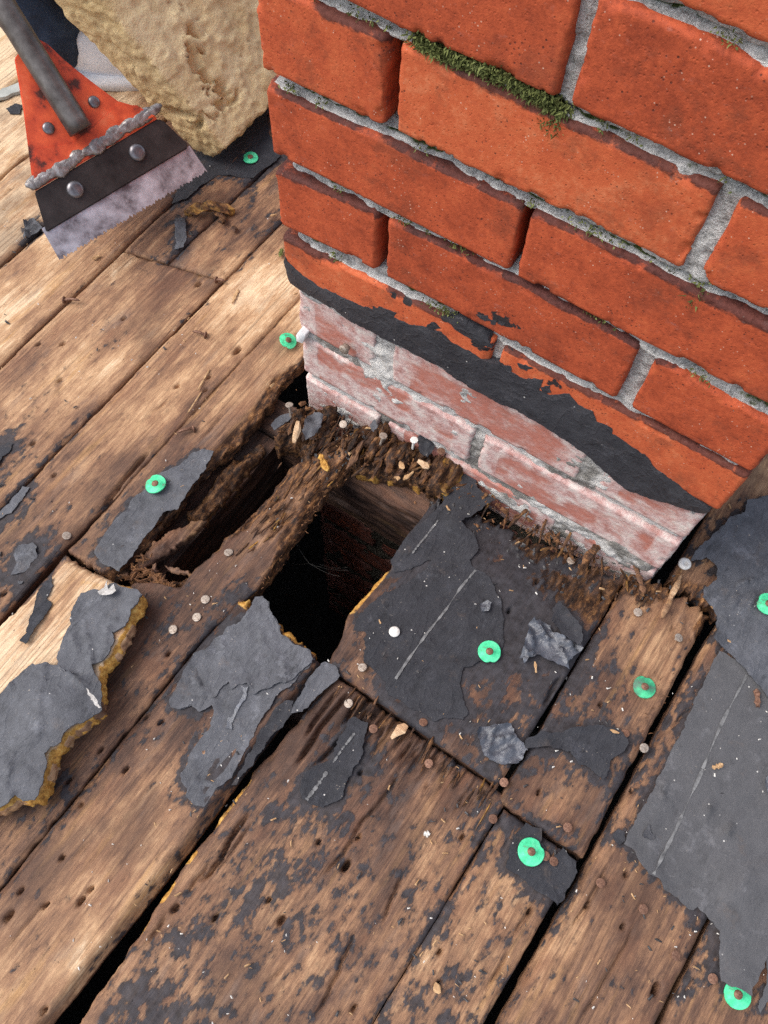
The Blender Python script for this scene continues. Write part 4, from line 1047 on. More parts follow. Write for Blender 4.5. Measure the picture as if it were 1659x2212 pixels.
beam('joist', -.30, .47, .245, .285, -.035, -.15, True, 304)
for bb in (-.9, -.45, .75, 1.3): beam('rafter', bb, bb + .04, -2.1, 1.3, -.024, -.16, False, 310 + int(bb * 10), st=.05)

# nails driven into the boards
def nail_mesh(name, b, a, h, parent, mat, rad=.0040, up=.003, tilt=(0, 0), dome=.0006):
    Vn, Fn = lathe([(.0013, -.016), (.0013, -.0008), (rad * .94, -.0008), (rad, -.0002), (rad * .98, .0004), (rad * .80, .0006), (.0004, .0007)], 14)
    Vn = Vn * np.array([1, 1, 1]) 
    Rm = np.array(Matrix.Rotation(tilt[0], 3, 'X') @ Matrix.Rotation(tilt[1], 3, 'Y'))
    Vn = Vn @ Rm.T
    return mesh_obj(name, Vn + RW(b, a, h + up), Fn, mat, parent, smooth=False)
def plank_at(b, a):
    for (o, L, R, a0, a1, top) in PLANKS:
        if a0 - .004 <= a <= a1 + .004 and float(L(np.array(a))) - .003 <= b <= float(R(np.array(a))) + .003: return o, top
    return deck, -.003
NAILS = [(p, m, r, up) for p, m, r, up in
 [(p, 'rust', .0040, .0045) for p in T(2,3,(360,385),(570,745),(270,605),(215,570),(845,915),(1055,1215),(1300,1365)) + T(1,3,(1535,330),(1605,95)) + T(1,2,(760,1405),(1120,1630))] +
 [(p, 'nail_pale', .0044, .001) for p in T(0,2,(430,150),(1480,260),(1330,565),(1275,680),(1120,760))] +
 [(p, 'nail_pale', .0042, .004) for p in T(1,2,(600,1240),(690,1010)) + T(2,2,(385,310),(815,650),(1080,815),(855,1530)) + T(1,1,(1525,1485))] +
 [(p, 'rust', .0040, .001) for p in T(2,2,(740,1430)) + T(1,2,(1085,1360))]]
for (u, v), m, r, up in NAILS:
    b_, a_ = bk(u, v, .003)
    o, tp = plank_at(b_, a_)
    nail_mesh('nail', b_, a_, tp, o, M[m], r, up, (rng.uniform(-.22, .22), rng.uniform(-.22, .22)))
for (u, v), m, up in [(T(1,1,(215,965))[0], 'nail_pale', .020), (T(1,1,(565,1090))[0], 'nail_pale', .021), (T(1,1,(825,1165))[0], 'nail_pale', .022), (T(1,1,(1200,1265))[0], 'rust', .022), (T(1,1,(1025,1192))[0], 'nail_white', .020)]:
    b_, a_ = bk(u, v, up)
    nail_mesh('nail', b_, a_, 0, deck, M[m], .0042, up, (rng.uniform(-.3, .5), rng.uniform(-.3, .3)))

# ------------------------------------------------------------------ torn roofing felt
FELT = {}
def felt(px, label, mat='felt', step=.0036, jag=.0014, off=.0015, wr=.0005, wdir=None, wscale=45, lift=None, seed=None, name='tar_paper', cat='tar paper', h=.003, edge_curl=.0016, thick=.0008, fn=None, parent=None, group=None, raw=None):
    seed = seed if seed is not None else int(rng.integers(1, 900))
    P = np.array([bk(u, v, h) for u, v in px]) if raw is None else np.array(raw)
    V, F, be, E = fill(P, step, jag, seed)
    B, A = V[:, 0], V[:, 1]; d = dist_poly(E, V)
    z = off + wr * 2 * (fbm(B * wscale, A * wscale * .7, seed, 4) - .45)
    if wdir:
        ang, fr, am = wdir
        c_ = math.cos(ang) * B + math.sin(ang) * A
        wv = vn(c_ * fr + 1.2 * fbm(B * 25, A * 25, seed, 2), .3 * fr * (math.cos(ang) * A - math.sin(ang) * B), seed + 3)
        rc = np.random.default_rng(seed + 5); span = np.ptp(P, axis=0)
        for _ in range(int(6 + 14 * min(1, span.max() / .15))):
            k_ = int(rc.integers(len(V))); an = ang + math.pi / 2 + rc.normal() * .45; ln = rc.uniform(.008, .035); wd_ = rc.uniform(.0007, .0016)
            du, dv = B - V[k_, 0], A - V[k_, 1]; tt_ = du * math.cos(an) + dv * math.sin(an); nn_ = -du * math.sin(an) + dv * math.cos(an) + .12 * ln * np.sin(tt_ / ln * 2.2)
            z = z + am * rc.uniform(-.4, 1.0) * np.exp(-(nn_ / wd_) ** 2) * sstep(np.abs(tt_), ln, ln * .3)
        z = z + am * .35 * sstep(wv, .55, .62)
    z = z + edge_curl * sstep(d, .010, 0) * (fbm(B * 55, A * 55, seed + 7, 2) - .25) * 2
    for (lu, lv, r, hh) in (lift or []):
        lb, la = bk(lu, lv); z = z + hh * np.exp(-(((B - lb) ** 2 + (A - la) ** 2) / r ** 2))
    if fn is not None: z = z + fn(B, A, d)
    z = np.maximum(z, off * .55) if h < .01 else z
    z = z + (h - .003 if h >= .01 else 0)
    V3 = np.stack([B, A, z], 1)
    def dn(Q): Q[:, 2] -= thick; return Q
    V3, F2, ids = skirt(V3, F[:, ::-1], be[:, ::-1], [dn], True)
    so = (seed * .317) % 5
    o = mesh_obj(name, RW(V3[:, 0], V3[:, 1], V3[:, 2]), F2, M[mat], parent, {'gc': ('FLOAT_VECTOR', V3 + so)})
    if h < .01 and mat != 'slate': FELT[o.name] = P
    if label: tag(o, label, cat, group)
    return o

def chalk(parent, pts, wd=.0009, h=.0045, seed=1):
    """the printed lay line on a felt"""
    P = np.array([bk(u, v, h) for u, v in pts]); q = np.linspace(0, 1, 40); cum = np.linspace(0, 1, len(P))
    L = np.stack([np.interp(q, cum, P[:, 0]), np.interp(q, cum, P[:, 1])], 1)
    t = L[-1] - L[0]; t /= np.linalg.norm(t); nrm = np.array([-t[1], t[0]])
    # follow the sheet below
    me = parent.data; co = np.empty(len(me.vertices) * 3, np.float32); me.vertices.foreach_get('co', co); co = co.reshape(-1, 3) + np.array(wloc(parent))
    z = []
    for b_, a_ in L:
        X = RW(b_, a_, 0); dd = np.hypot(co[:, 0] - X[0], co[:, 1] - X[1]); k = np.argsort(dd)[:6]
        z.append(float(np.max(co[k, 2] - (Z0 + SL * co[k, 1]))))
    z = np.array(z); z = np.convolve(np.pad(z, 2, 'edge'), np.ones(5) / 5, 'valid') + .0004
    ww = wd * (.15 + 1.3 * sstep(vn(q * 30, 0 * q, seed), .12, .6))
    A_ = RW(L[:, 0] + nrm[0] * ww, L[:, 1] + nrm[1] * ww, z); B_ = RW(L[:, 0] - nrm[0] * ww, L[:, 1] - nrm[1] * ww, z)
    V = np.concatenate([A_, B_]); n = len(L)
    F = np.array([(i, i + 1, n + i + 1, n + i) for i in range(n - 1)])
    return mesh_obj('chalk_line', V, F, M['chalk'], parent)

F1 = felt(T(0,1,(1380,1265),(1310,1250),(1255,1270),(1170,1345),(1090,1385),(1020,1410),(940,1500),(865,1560),(825,1640)) + T(0,2,(740,50),(645,200),(612,260),(650,325),(715,350),(770,382),(822,335),(880,240),(1000,90),(1062,0)) + T(0,1,(1150,1640),(1240,1500),(1365,1315)),
     'grey tar paper scrap with a green cap nail beside the narrow gap in the boards', 'felt_light', wdir=(1.2, 120, .0016), step=.003)
F2 = felt(T(1,2,(0,560),(40,545),(85,590),(100,650),(150,740),(165,800),(250,850),(350,900),(385,950),(330,1020),(240,1110),(130,1200),(20,1360)) + T(0,2,(1630,1470),(1570,1580)) + T(0,3,(1500,55),(1400,130),(1320,238),(1250,228),(1200,180),(1210,130),(1180,90),(1172,30)) +
     T(0,2,(1200,1655),(1210,1590),(1270,1500),(1335,1420),(1388,1295),(1370,1250),(1300,1280),(1240,1250),(1170,1280),(1112,1262),(1098,1220),(1150,1150),(1180,1080),(1238,960),(1270,920),(1360,880),(1392,830),(1445,800),(1475,745),(1560,720)),
     'large pale grey wrinkled tar paper patch below the open hole', 'felt_light', wdir=(2.5, 70, .0030), lift=[(560, 1330, .02, .004), (480, 1500, .03, .003)], step=.003)
felt(T(1,2,(0,560),(40,545),(85,590),(100,650),(150,740),(165,800),(250,850),(350,900),(370,960),(300,1030),(240,1090)) + T(0,2,(1640,1180),(1600,1110),(1540,1120),(1500,1160),(1480,1100),(1440,1130),(1400,1190),(1340,1230),(1300,1280),(1240,1250),(1170,1280),(1112,1262),(1098,1220),(1150,1150),(1180,1080),(1238,960),(1270,920),(1360,880),(1392,830),(1445,800),(1475,745),(1560,720)),
     None, 'felt_light', wdir=(2.5, 60, .0028), off=.0040, name='felt_layer', parent=F2, step=.003, seed=501)
felt(T(0,2,(1520,1150),(1560,1130),(1610,1140),(1600,1200),(1560,1260),(1520,1330),(1500,1400),(1470,1395),(1490,1300),(1510,1230)), None, 'felt_shiny', off=.0034, name='felt_layer', parent=F2, step=.0024, seed=502)
F3 = felt(T(1,2,(640,765),(650,700),(705,615),(780,560),(832,515),(920,490),(1000,430),(1105,365),(1132,305),(1000,368),(895,388),(882,310),(960,180),(1060,80),(1130,20)) + T(1,1,(1200,1600),(1260,1490),(1385,1385),(1425,1405),(1440,1500),(1560,1570)) +
     T(1,2,(1330,60),(1420,150),(1445,230),(1385,300),(1400,342),(1520,420),(1580,560),(1600,700),(1610,860),(1580,960),(1450,972),(1350,1010),(1322,1100),(1340,1200),(1368,1300),(1340,1340),(1230,1330),(1150,1350),(1060,1290),(960,1250),(918,1205),(860,1182),(842,1110),(790,1050),(742,1010),(702,960),(712,880),(692,820),(722,792),(700,770)),
     'wide black tar paper sheet with chalk line just right of the hole', 'felt', step=.003, wr=.0006, off=.0014, thick=.0007, edge_curl=.0005, lift=[(940, 1060, .010, .004), (985, 1130, .012, .004), (880, 1180, .012, .002)], wdir=(.8, 60, .0018))
chalk(F3, T(1,2,(905,1080),(1000,935),(1110,780),(1230,630),(1330,480),(1425,370)), seed=3)
chalk(F3, T(1,2,(1010,270),(1080,180),(1180,50)), .0007, seed=4)
felt(T(2,2,(85,1480),(200,1430),(330,1422),(440,1400),(560,1385),(680,1400),(725,1430),(745,1500),(720,1560),(640,1600),(622,1655)) + T(2,3,(612,60),(590,80),(540,40),(505,0)) + T(2,2,(470,1645),(425,1638),(400,1590),(378,1550),(300,1530),(180,1530),(92,1540)),
     'flared tar paper strip lying over the board seam below the green cap nail', 'felt', off=.004, edge_curl=.003)
felt(T(1,2,(1430,1430),(1440,1400),(1560,1380),(1645,1372)) + T(2,2,(30,1470),(80,1500),(100,1550),(60,1620),(20,1640)) + T(1,2,(1620,1640),(1540,1620),(1480,1600),(1460,1540)),
     'glossy crumpled tar paper scrap touching the narrow end of the flared strip', 'felt_shiny', off=.003, wdir=(.4, 190, .007), wr=.002, wscale=110, step=.0024)
felt(T(2,2,(110,715),(180,710),(240,735),(262,790),(330,830),(400,830),(440,850),(460,890),(420,920),(380,960),(360,1030),(290,990),(230,960),(170,930),(110,950),(80,980),(40,940),(60,880),(90,800)),
     'crumpled shiny scrap of bitumen with a folded gritty corner', 'felt_shiny', off=.004, wdir=(2.2, 170, .010), wr=.002, wscale=100, step=.0024)
felt(T(2,2,(245,735),(240,690),(250,640),(290,595),(345,640),(380,690),(430,760),(442,830),(430,885),(380,860),(310,800)),
     'leaf shaped tar paper flake on top of the shiny crumpled bitumen', 'felt', off=.010, wr=.001, edge_curl=.003, step=.0026)
F7 = felt(T(1,2,(600,1345),(640,1325),(680,1352),(730,1360),(705,1450),(690,1560),(660,1630)) + T(1,3,(600,60),(570,110),(545,190),(500,230),(430,250),(360,225),(300,190),(290,100),(320,20),(400,-20)) + T(1,2,(500,1610),(500,1560),(540,1470),(580,1400)),
     'small tar paper patch with a chalk line among the splintered board end', 'felt', step=.0028)
chalk(F7, T(1,2,(500,1620),(560,1530),(640,1430)), .0008, seed=5); chalk(F7, T(1,3,(325,205),(390,120),(460,20)), .0012, seed=6)
F8 = felt(T(1,3,(1615,640)) + T(2,3,(10,440),(90,350),(185,400),(190,470),(230,530),(260,580),(300,560),(330,510),(405,600),(420,680),(370,770),(335,850),(310,890),(200,820),(100,740),(0,670)),
     'square dark tar paper piece pinned by the brightest green cap nail', 'felt', step=.0026, wr=.0008)
OFF = lambda *p: [tuple(q) for q in p]
F9 = felt(T(2,3,(718,492),(800,330),(980,0)) + T(2,2,(992,1640),(1340,900),(1480,980),(1560,1080)) + OFF((1720, 1530), (1850, 1680), (1850, 2060)) + T(2,3,(1659,1180),(1640,1235),(1620,1290),(1560,1420),(1530,1480),(1480,1432),(1410,1422),(1350,1372),(1326,1270),(1332,1150),(1342,1060),(1300,1000),(1260,960),(1200,905),(1160,930),(1112,900),(1080,850),(1040,812),(980,790),(960,740),(920,702),(880,690),(860,660),(812,602),(780,530)),
     'large smooth grey tar paper sheet with a straight left edge on the right side', 'felt_sheet', step=.0042, off=.0028, wr=.0006, wdir=(.30, 16, .006), lift=[(1595, 2120, .02, .004), (1590, 1900, .018, .004)])
chalk(F9, T(2,3,(915,690),(1040,450),(1230,30)) + T(2,2,(1240,1659),(1370,1350),(1525,1055)), .0011, seed=7)
felt(T(2,3,(1640,1250),(1659,1200)) + OFF((1760, 2000), (1780, 2150)) + T(2,3,(1659,1500),(1615,1580),(1605,1540),(1625,1400)),
     'torn sliver of grey tar paper hanging at the lower right edge', 'felt_sheet', step=.003, lift=[(1655, 2110, .02, .006)])
F10 = felt(T(2,2,(1500,20),(1385,60),(1330,130),(1250,200),(1180,262),(1150,330),(1240,310),(1310,360),(1320,450),(1240,500),(1228,560),(1290,620),(1312,690),(1310,760),(1288,832),(1380,905),(1480,1000),(1580,1120),(1659,1225)) + OFF((1770, 1570), (1900, 1600), (1900, 1150)) + T(2,1,(1659,1565),(1500,1600)),
     'weathered upper tar paper sheet overlapping the smooth sheet near the chimney corner', 'felt_light', off=.0065, step=.0030, wr=.0010, wdir=(.5, 24, .006), lift=[(1550, 1110, .02, .004), (1535, 1390, .01, .004)])
felt(T(1,2,(400,1000),(450,970),(520,1000),(542,1058),(480,1110),(420,1180),(350,1250),(300,1300),(232,1300),(255,1235),(330,1110)),
     'narrow tar paper tongue on the splintered strip below the hole', 'felt_light', step=.0028)
felt(T(1,2,(240,1225),(235,1290),(170,1370),(60,1500),(0,1590)) + T(0,2,(1640,1640),(1600,1659)) + T(0,3,(1560,60),(1520,120),(1495,120)) + T(0,2,(1600,1590)) + T(1,2,(30,1400),(120,1270),(200,1225)),
     'dark tar paper shred curled along the open seam below the wrinkled patch', 'felt', step=.0028, off=.001)
F11 = felt(T(0,0,(1250,1000),(1120,1310),(1200,1290),(1300,1200),(1420,1130),(1500,1132),(1560,1150),(1640,1142)) + T(1,0,(60,1090),(160,1010),(80,850),(60,700)) + T(0,0,(1659,750),(1450,900)),
     'dark tar paper patch showing from under the foam block', 'felt', step=.005)
felt(T(0,2,(120,215),(160,200),(200,200),(230,230),(226,290),(190,335),(160,380),(110,402),(72,405),(100,330),(90,280)), 'wrinkled oval tar paper scrap at the left edge of the roof', 'felt_light', step=.0024, wdir=(.9, 200, .003))
felt(T(0,1,(-60,1260),(0,1230),(60,1190),(85,1202),(60,1270),(20,1300),(0,1350),(-60,1400)), 'upper dark tar paper shred at the left picture edge', 'felt', step=.003)
felt(T(0,1,(-60,1690),(0,1650),(60,1590),(150,1490),(186,1492),(150,1560),(100,1620),(70,1659),(0,1700),(-60,1760)), 'long grey tar paper shred on the seam below the dark shred', 'felt_light', step=.003)
felt(T(2,3,(650,430),(690,390),(730,420),(720,470),(690,497),(655,462)), 'tiny tar paper flake at the corner of the smooth sheet', 'felt', step=.0022)
felt(T(0,0,(160,1460),(200,1408),(240,1440),(272,1470),(232,1512),(170,1542),(150,1562)), 'small crumpled grey felt scrap left of the scraper blade', 'felt_light', step=.003, wdir=(.5, 160, .006))
felt(T(0,0,(1145,1420),(1200,1410),(1212,1500),(1192,1602),(1130,1612),(1140,1520)), 'small rectangular slip of grey felt beside the curled splinter', 'felt_light', step=.003, lift=[(393, 495, .012, .006)])
felt(T(0,0,(40,700),(90,670),(150,682),(122,730),(60,722)), 'dark felt flake beside the orange scraper bracket', 'felt', step=.003)
felt(T(0,2,(110,445),(150,440),(145,460),(115,465)), 'minute bluish felt chip below the oval scrap', 'felt_light', step=.002)
felt(T(2,3,(1630,60),(1659,40),(1700,90),(1690,190),(1640,180),(1620,120)), 'black bitumen crumb stuck on the smooth sheet at the right edge', 'felt_shiny', step=.0022, off=.008, wr=.004, wscale=140)
felt(T(2,3,(840,440),(880,375),(905,430),(925,460),(890,472),(845,455)), 'small dark stain of bitumen on the smooth sheet', 'tar', step=.0024, off=.006, wr=.0004)
felt(T(1,2,(1445,600),(1490,575),(1520,600),(1500,650),(1450,660)), 'sticky black bitumen lump on the wide black sheet', 'felt_shiny', step=.0018, off=.007, wr=.005, wscale=190)
felt(T(1,1,(90,1100),(150,1040),(235,1010),(225,1060),(170,1100),(110,1135)), 'grey felt sliver caught in the gap beside the chimney corner', 'felt_light', step=.0024, off=.002)
felt(T(1,1,(1045,1190),(1100,1150),(1150,1180),(1160,1260),(1110,1320),(1060,1290)), 'black tar lump in the rotten wood against the chimney', 'felt', step=.002, off=.008, wr=.006, wscale=130, h=.012)
felt(T(1,1,(320,1080),(370,1020),(440,1040),(420,1120),(380,1180),(320,1215),(305,1160)), 'charred tar paper lump on the rotten stub near the chimney corner', 'felt_light', step=.002, off=.006, wr=.007, wscale=120, h=.014)
felt(T(1,1,(745,1080),(770,1070),(790,1130),(760,1160),(740,1130)), 'upright blue grey felt sliver behind the rotten strip', 'felt_light', step=.002, off=.006, wr=.002, h=.010)

# pale flap of slate beyond the scraper
felt(T(0,0,(-90,600),(0,590),(130,532),(150,590),(0,642),(-90,660)), 'pale grey slate flap at the far left behind the scraper', 'slate', step=.006, thick=.004, off=.004, name='slate', cat='slate')

# ------------------------------------------------------------------ green cap nails
def cap_nail(u, v, label, mat='green', rad=.0108, h=.004, tilt=(0, 0), headmat='rust'):
    b, a = bk(u, v, h)
    g = empty('cap_nail', RW(b, a, h), label, 'cap nail', 'cap nails holding the tar paper')
    Vc, Fc = lathe([(rad * .96, -.0011), (rad, -.0002), (rad * .985, .0006), (rad * .93, .0009), (rad * .52, .0007), (rad * .47, .0014), (.0005, .0014)], 32)
    Vh, Fh = lathe([(.0013, -.016), (.0013, .0012), (.0034, .0013), (.0036, .0018), (.0033, .0024), (.0018, .0029), (.0003, .0030)], 14)
    tilt = (tilt[0] + rng.uniform(-.07, .07), tilt[1] + rng.uniform(-.07, .07))
    Rm = np.array(Matrix.Rotation(tilt[0], 3, 'X') @ Matrix.Rotation(tilt[1], 3, 'Y'))
    an_ = np.arctan2(Vc[:, 1], Vc[:, 0]); ph_ = rng.uniform(0, 6.28); rim_ = (np.hypot(Vc[:, 0], Vc[:, 1]) > rad * .8)
    Vc[:, :2] *= (1 - .16 * rim_ * np.exp(-((np.angle(np.exp(1j * (an_ - ph_)))) / .22) ** 2))[:, None]; Vc[:, 2] += rim_ * .0007 * np.sin(2 * an_ + ph_)
    mesh_obj('cap', Vc @ Rm.T + RW(b, a, h), Fc, M[mat], g); mesh_obj('nail_head', Vh @ Rm.T + RW(b, a, h), Fh, M[headmat], g)
cap_nail(541, 341, 'green cap nail on the dark felt beside the foam block', tilt=(.1, .05), rad=.0095)
cap_nail(336, 1046, 'green cap nail with grey stain on the felt left of the gap', 'green', h=.007, tilt=(.12, -.1))
cap_nail(622, 736, 'green cap nail tucked beside a white card at the chimney corner', h=.010, tilt=(-.2, .35), rad=.0098)
cap_nail(1057, 1408, 'large green cap nail in the middle of the black sheet', h=.006)
cap_nail(1392, 1484, 'faded green cap nail with worn surface on bare brown wood', 'green_old', h=.002, rad=.0105)
cap_nail(1147, 1840, 'brightest green cap nail on the square felt piece', h=.006, rad=.0115)
cap_nail(1593, 2148, 'green cap nail half hidden by the lower torn felt edge', h=.0025)
cap_nail(1660, 1305, 'green cap nail cut off by the right picture edge', h=.012)
b, a = bk(1480, 1217, .010)
Vw, Fw = lathe([(.0058, -.002), (.0062, .0), (.0056, .0018), (.0022, .0022), (.0018, .0012), (.0003, .001)], 18)
tag(mesh_obj('washer', Vw * (1 + .12 * (fbm3(Vw * 300, 3)[:, None] - .5)) + RW(b, a, .009), Fw, M['nail_white'], None), 'chalky white nail washer at the right foot of the chimney', 'washer')
b, a = bk(852, 1365, .004)
Vw, Fw = lathe([(.0050, -.001), (.0053, .0), (.0050, .0010), (.0020, .0013), (.0003, .0012)], 18)
tag(mesh_obj('nail_disc', Vw + RW(b, a, .0045), Fw, M['nail_white'], None), 'white nail disc on the black sheet beside the chalk line', 'nail disc')
tag(wall_sheet('card', T(1,1,(262,510),(285,478),(324,512),(304,562),(266,548)), M['card'], .003, .004, .0002, 5, .0002, None), 'small white card stub wedged in the mortar at the left chimney corner', 'card')

# ------------------------------------------------------------------ broken board lying on the roof, lower left
HB = .031
bb = empty('broken_board', RW(.0, .37, .0), 'broken pale board with torn felt and yellow splintered edge at left', 'board')
po = [bk(u, v, HB) for u, v in [(-260, 1612), (0, 1350), (60, 1290), (143, 1208)] + T(0,2,(520,350),(640,400),(750,460),(860,495),(915,530),(890,610),(845,665),(830,730),(800,790),(770,850),(730,930),(690,980),(650,1010),(650,1100),(645,1190),(640,1270),(590,1335),(520,1385),(440,1430),(400,1500),(340,1560),(320,1640)) + T(0,3,(295,60),(275,130),(230,200),(150,215),(100,200),(0,262)) + [(-120, 1780), (-300, 1900)]]
V, F, be, E = fill(np.array(po), .0026, .0014, 77)
d = dist_poly(E, V)
lb = sstep(V[:, 0] + .068, .004, .012)
hh = HB + relief(V[:, 0], V[:, 1], 78) - .003 * sstep(d, .004, 0) + (fbm(V[:, 0] * 50, V[:, 1] * 20, 80, 3) - .5) * .003
V3 = np.stack([V[:, 0], V[:, 1], hh], 1)
cen = V.mean(0)
def brow(dz, out, amp):
    def f(Q):
        o = np.stack([np.full(len(Q), 1.0), np.full(len(Q), .15)], 1)
        left = Q[:, 0] < -.052
        wb = ((fbm(Q[:, 0] * 260 + dz * 9, Q[:, 1] * 260, 81, 4) - .42) * amp * .7 + out + (fbm(Q[:, 0] * 60 + dz * 2, Q[:, 1] * 60, 83, 2) - .5) * .004) * np.where(left, .0, 1)
        Q[:, :2] += o * wb[:, None]; Q[:, 2] = Q[:, 2] * (1 - dz) + .0008 * dz; return Q
    return f
V3, F2, ids = skirt(V3, F[:, ::-1], be[:, ::-1], [brow(.12, .002, .006), brow(.2, .004, .010), brow(.3, .0035, .010), brow(.45, .002, .010), brow(.7, .0, .010), brow(1.0, -.004, .006)])
n0 = len(V)
C = np.zeros((len(V3), 4)); C[:, 0] = .97; C[:, 1] = .02
C[:n0, 3] = np.maximum(.7 * sstep(d, .006, .001) * sstep(V[:, 0], -.02, .03), .34 * sstep(fbm(V[:, 0] * 40, V[:, 1] * 9, 15, 3), .42, .6))
C[:n0, 0] = .93 - .3 * sstep(V[:, 1], .42, .47); C[n0:, 3] = .95 * sstep(V3[n0:, 0], -.04, -.0) * sstep(fbm(V3[n0:, 0] * 55, V3[n0:, 1] * 55, 14, 3), .36, .56); C[n0:, 0] = .6
C[n0:, 2] = .5 * sstep(fbm(V3[n0:, 0] * 90, V3[n0:, 2] * 200, 4, 3), .45, .6)
mesh_obj('plank', RW(*V3.T), F2, M['wood'], bb, {'gc': ('FLOAT_VECTOR', V3 + 3.3), 'wt': ('FLOAT_COLOR', C)})
felt(T(0,2,(520,525),(600,500),(660,510),(740,465),(800,490),(870,500),(918,525),(890,600),(835,650),(805,740),(722,780),(742,830),(700,930),(680,965),(600,992),(612,1040),(560,1050),(580,1100),(520,1090),(440,1110),(420,1050),(370,1000),(375,890),(420,800),(450,700),(480,600)),
     None, 'felt_light', h=HB + .003, wdir=(2.6, 50, .0030), edge_curl=.002, name='felt_layer', parent=bb, step=.003, seed=301, thick=.002)
felt([(-300, 1790), (-120, 1620)] + T(0,2,(0,1180),(100,1080),(205,985),(300,970),(380,1000),(430,1040),(520,1070),(610,1030),(650,1100),(665,1190),(655,1275),(600,1330),(540,1370),(490,1385),(430,1430),(400,1490),(330,1530),(290,1570),(300,1640)) + T(0,3,(285,60),(270,110),(225,205),(150,222),(100,180),(50,240),(0,262)) + [(-120, 1780), (-310, 1910)],
     None, 'felt_light', h=HB + .003, wdir=(2.4, 50, .0045), edge_curl=.002, name='felt_layer', parent=bb, step=.003, seed=302, lift=[(150, 1560, .03, .008), (60, 1680, .03, .006)], wr=.0008, thick=.0014)
felt(T(0,2,(330,415),(345,480),(300,560),(332,600),(280,700),(222,760),(160,850),(132,830),(190,720),(212,640),(230,560),(262,500)), None, 'felt', h=HB + .003, name='felt_layer', parent=bb, step=.0028, seed=303)
felt(T(0,2,(555,1150),(580,1165),(625,1220),(660,1270),(640,1275),(600,1230)), None, 'shred', h=HB + .012, name='white_shred', parent=bb, step=.0022, seed=304, off=.004)
felt(T(0,2,(630,520),(680,490),(690,440),(700,500),(740,470),(745,510),(690,545),(640,540)), None, 'shred', h=HB + .008, name='white_shred', parent=bb, step=.0022, seed=305, off=.003)

# ------------------------------------------------------------------ scraper
sB0, sB1 = at(130, 565, .05), at(447, 372, .05)
sM = (sB0 + sB1) / 2; sE = sB1 - sB0; sL = np.linalg.norm(sE); sE /= sL
dr = ray(-10, 0); tt = ((sM - CAM_C) @ sE) / (dr @ sE); sS = CAM_C + tt * dr - sM; sS /= np.linalg.norm(sS)
sN = np.cross(sE, sS)
if sN @ (CAM_C - sM) < 0: sN = -sN
def s2(u, v):
    d = ray(u, v); t = ((sM - CAM_C) @ sN) / (d @ sN); X = CAM_C + t * d - sM
    return np.array([X @ sE, X @ sS])
def s3(x, y, z): return sM + np.outer(np.atleast_1d(x), sE) + np.outer(np.atleast_1d(y), sS) + np.outer(np.atleast_1d(z), sN)
tool = empty('scraper', sM, 'long handled roofing scraper with orange bracket and toothed steel blade', 'scraper')
def plate(name, P, z0, z1, mat, bev=.0012):
    P = np.array(P); bm = bmesh.new()
    lo = [bm.verts.new(Vector(s3(x, y, z0)[0])) for x, y in P]; f = bm.faces.new(lo)
    bmesh.ops.recalc_face_normals(bm, faces=[f])
    r = bmesh.ops.extrude_face_region(bm, geom=[f])
    mv = Vector(sN * (z1 - z0))
    for g in r['geom']:
        if isinstance(g, bmesh.types.BMVert): g.co += mv
    bmesh.ops.recalc_face_normals(bm, faces=bm.faces[:])
    if bev: bmesh.ops.bevel(bm, geom=[e for e in bm.edges if e.calc_face_angle(0) > .6], offset=bev, segments=2, affect='EDGES', clamp_overlap=True)
    for v in bm.verts: v.co -= Vector(sM)
    me = bpy.data.meshes.new(name); bm.to_mesh(me); bm.free(); me.materials.append(M[mat])
    o = bpy.data.objects.new(name, me); COL.objects.link(o); o.parent = tool
    return o
q = [s2(u, v) for u, v in T(0,0,(300,1505),(1215,962))]
ang0 = q[1] - q[0]
bl = [s2(u, v) for u, v in T(0,0,(270,1480),(390,1690))]; br = [s2(u, v) for u, v in T(0,0,(1345,1115),(1228,945))]
edge_pts = []
nt = 46
for i in range(nt + 1):
    p = bl[1] + (br[0] - bl[1]) * i / nt
    edge_pts.append(p + np.array([0, .0012 * (i % 3 == 0)]))
    if i < nt: edge_pts.append(bl[1] + (br[0] - bl[1]) * (i + .5) / nt + np.array([0, .0013 + .0007 * ((i * 7) % 4)]))
plate('blade', [bl[0]] + edge_pts + [br[1]], -.0012, .0004, 'blade', bev=0)
plate('backing_plate', [s2(u, v) for u, v in T(0,0,(300,1508),(1215,962),(1205,930),(1060,790),(1020,772),(222,1245))], .0006, .0036, 'plate')
plate('bracket', [s2(u, v) for u, v in T(0,0,(222,1243),(205,1150),(150,720),(92,385),(120,350),(250,262),(305,290),(420,400),(560,510),(650,580),(760,660),(900,700),(1000,760),(1020,772))], .0008, .0044, 'orange')
plate('bracket_lip', [s2(u, v) for u, v in T(0,0,(210,1110),(232,975),(470,930),(600,830),(750,690),(880,690),(1000,760),(215,1170))], .0046, .0064, 'orange', bev=.0006)
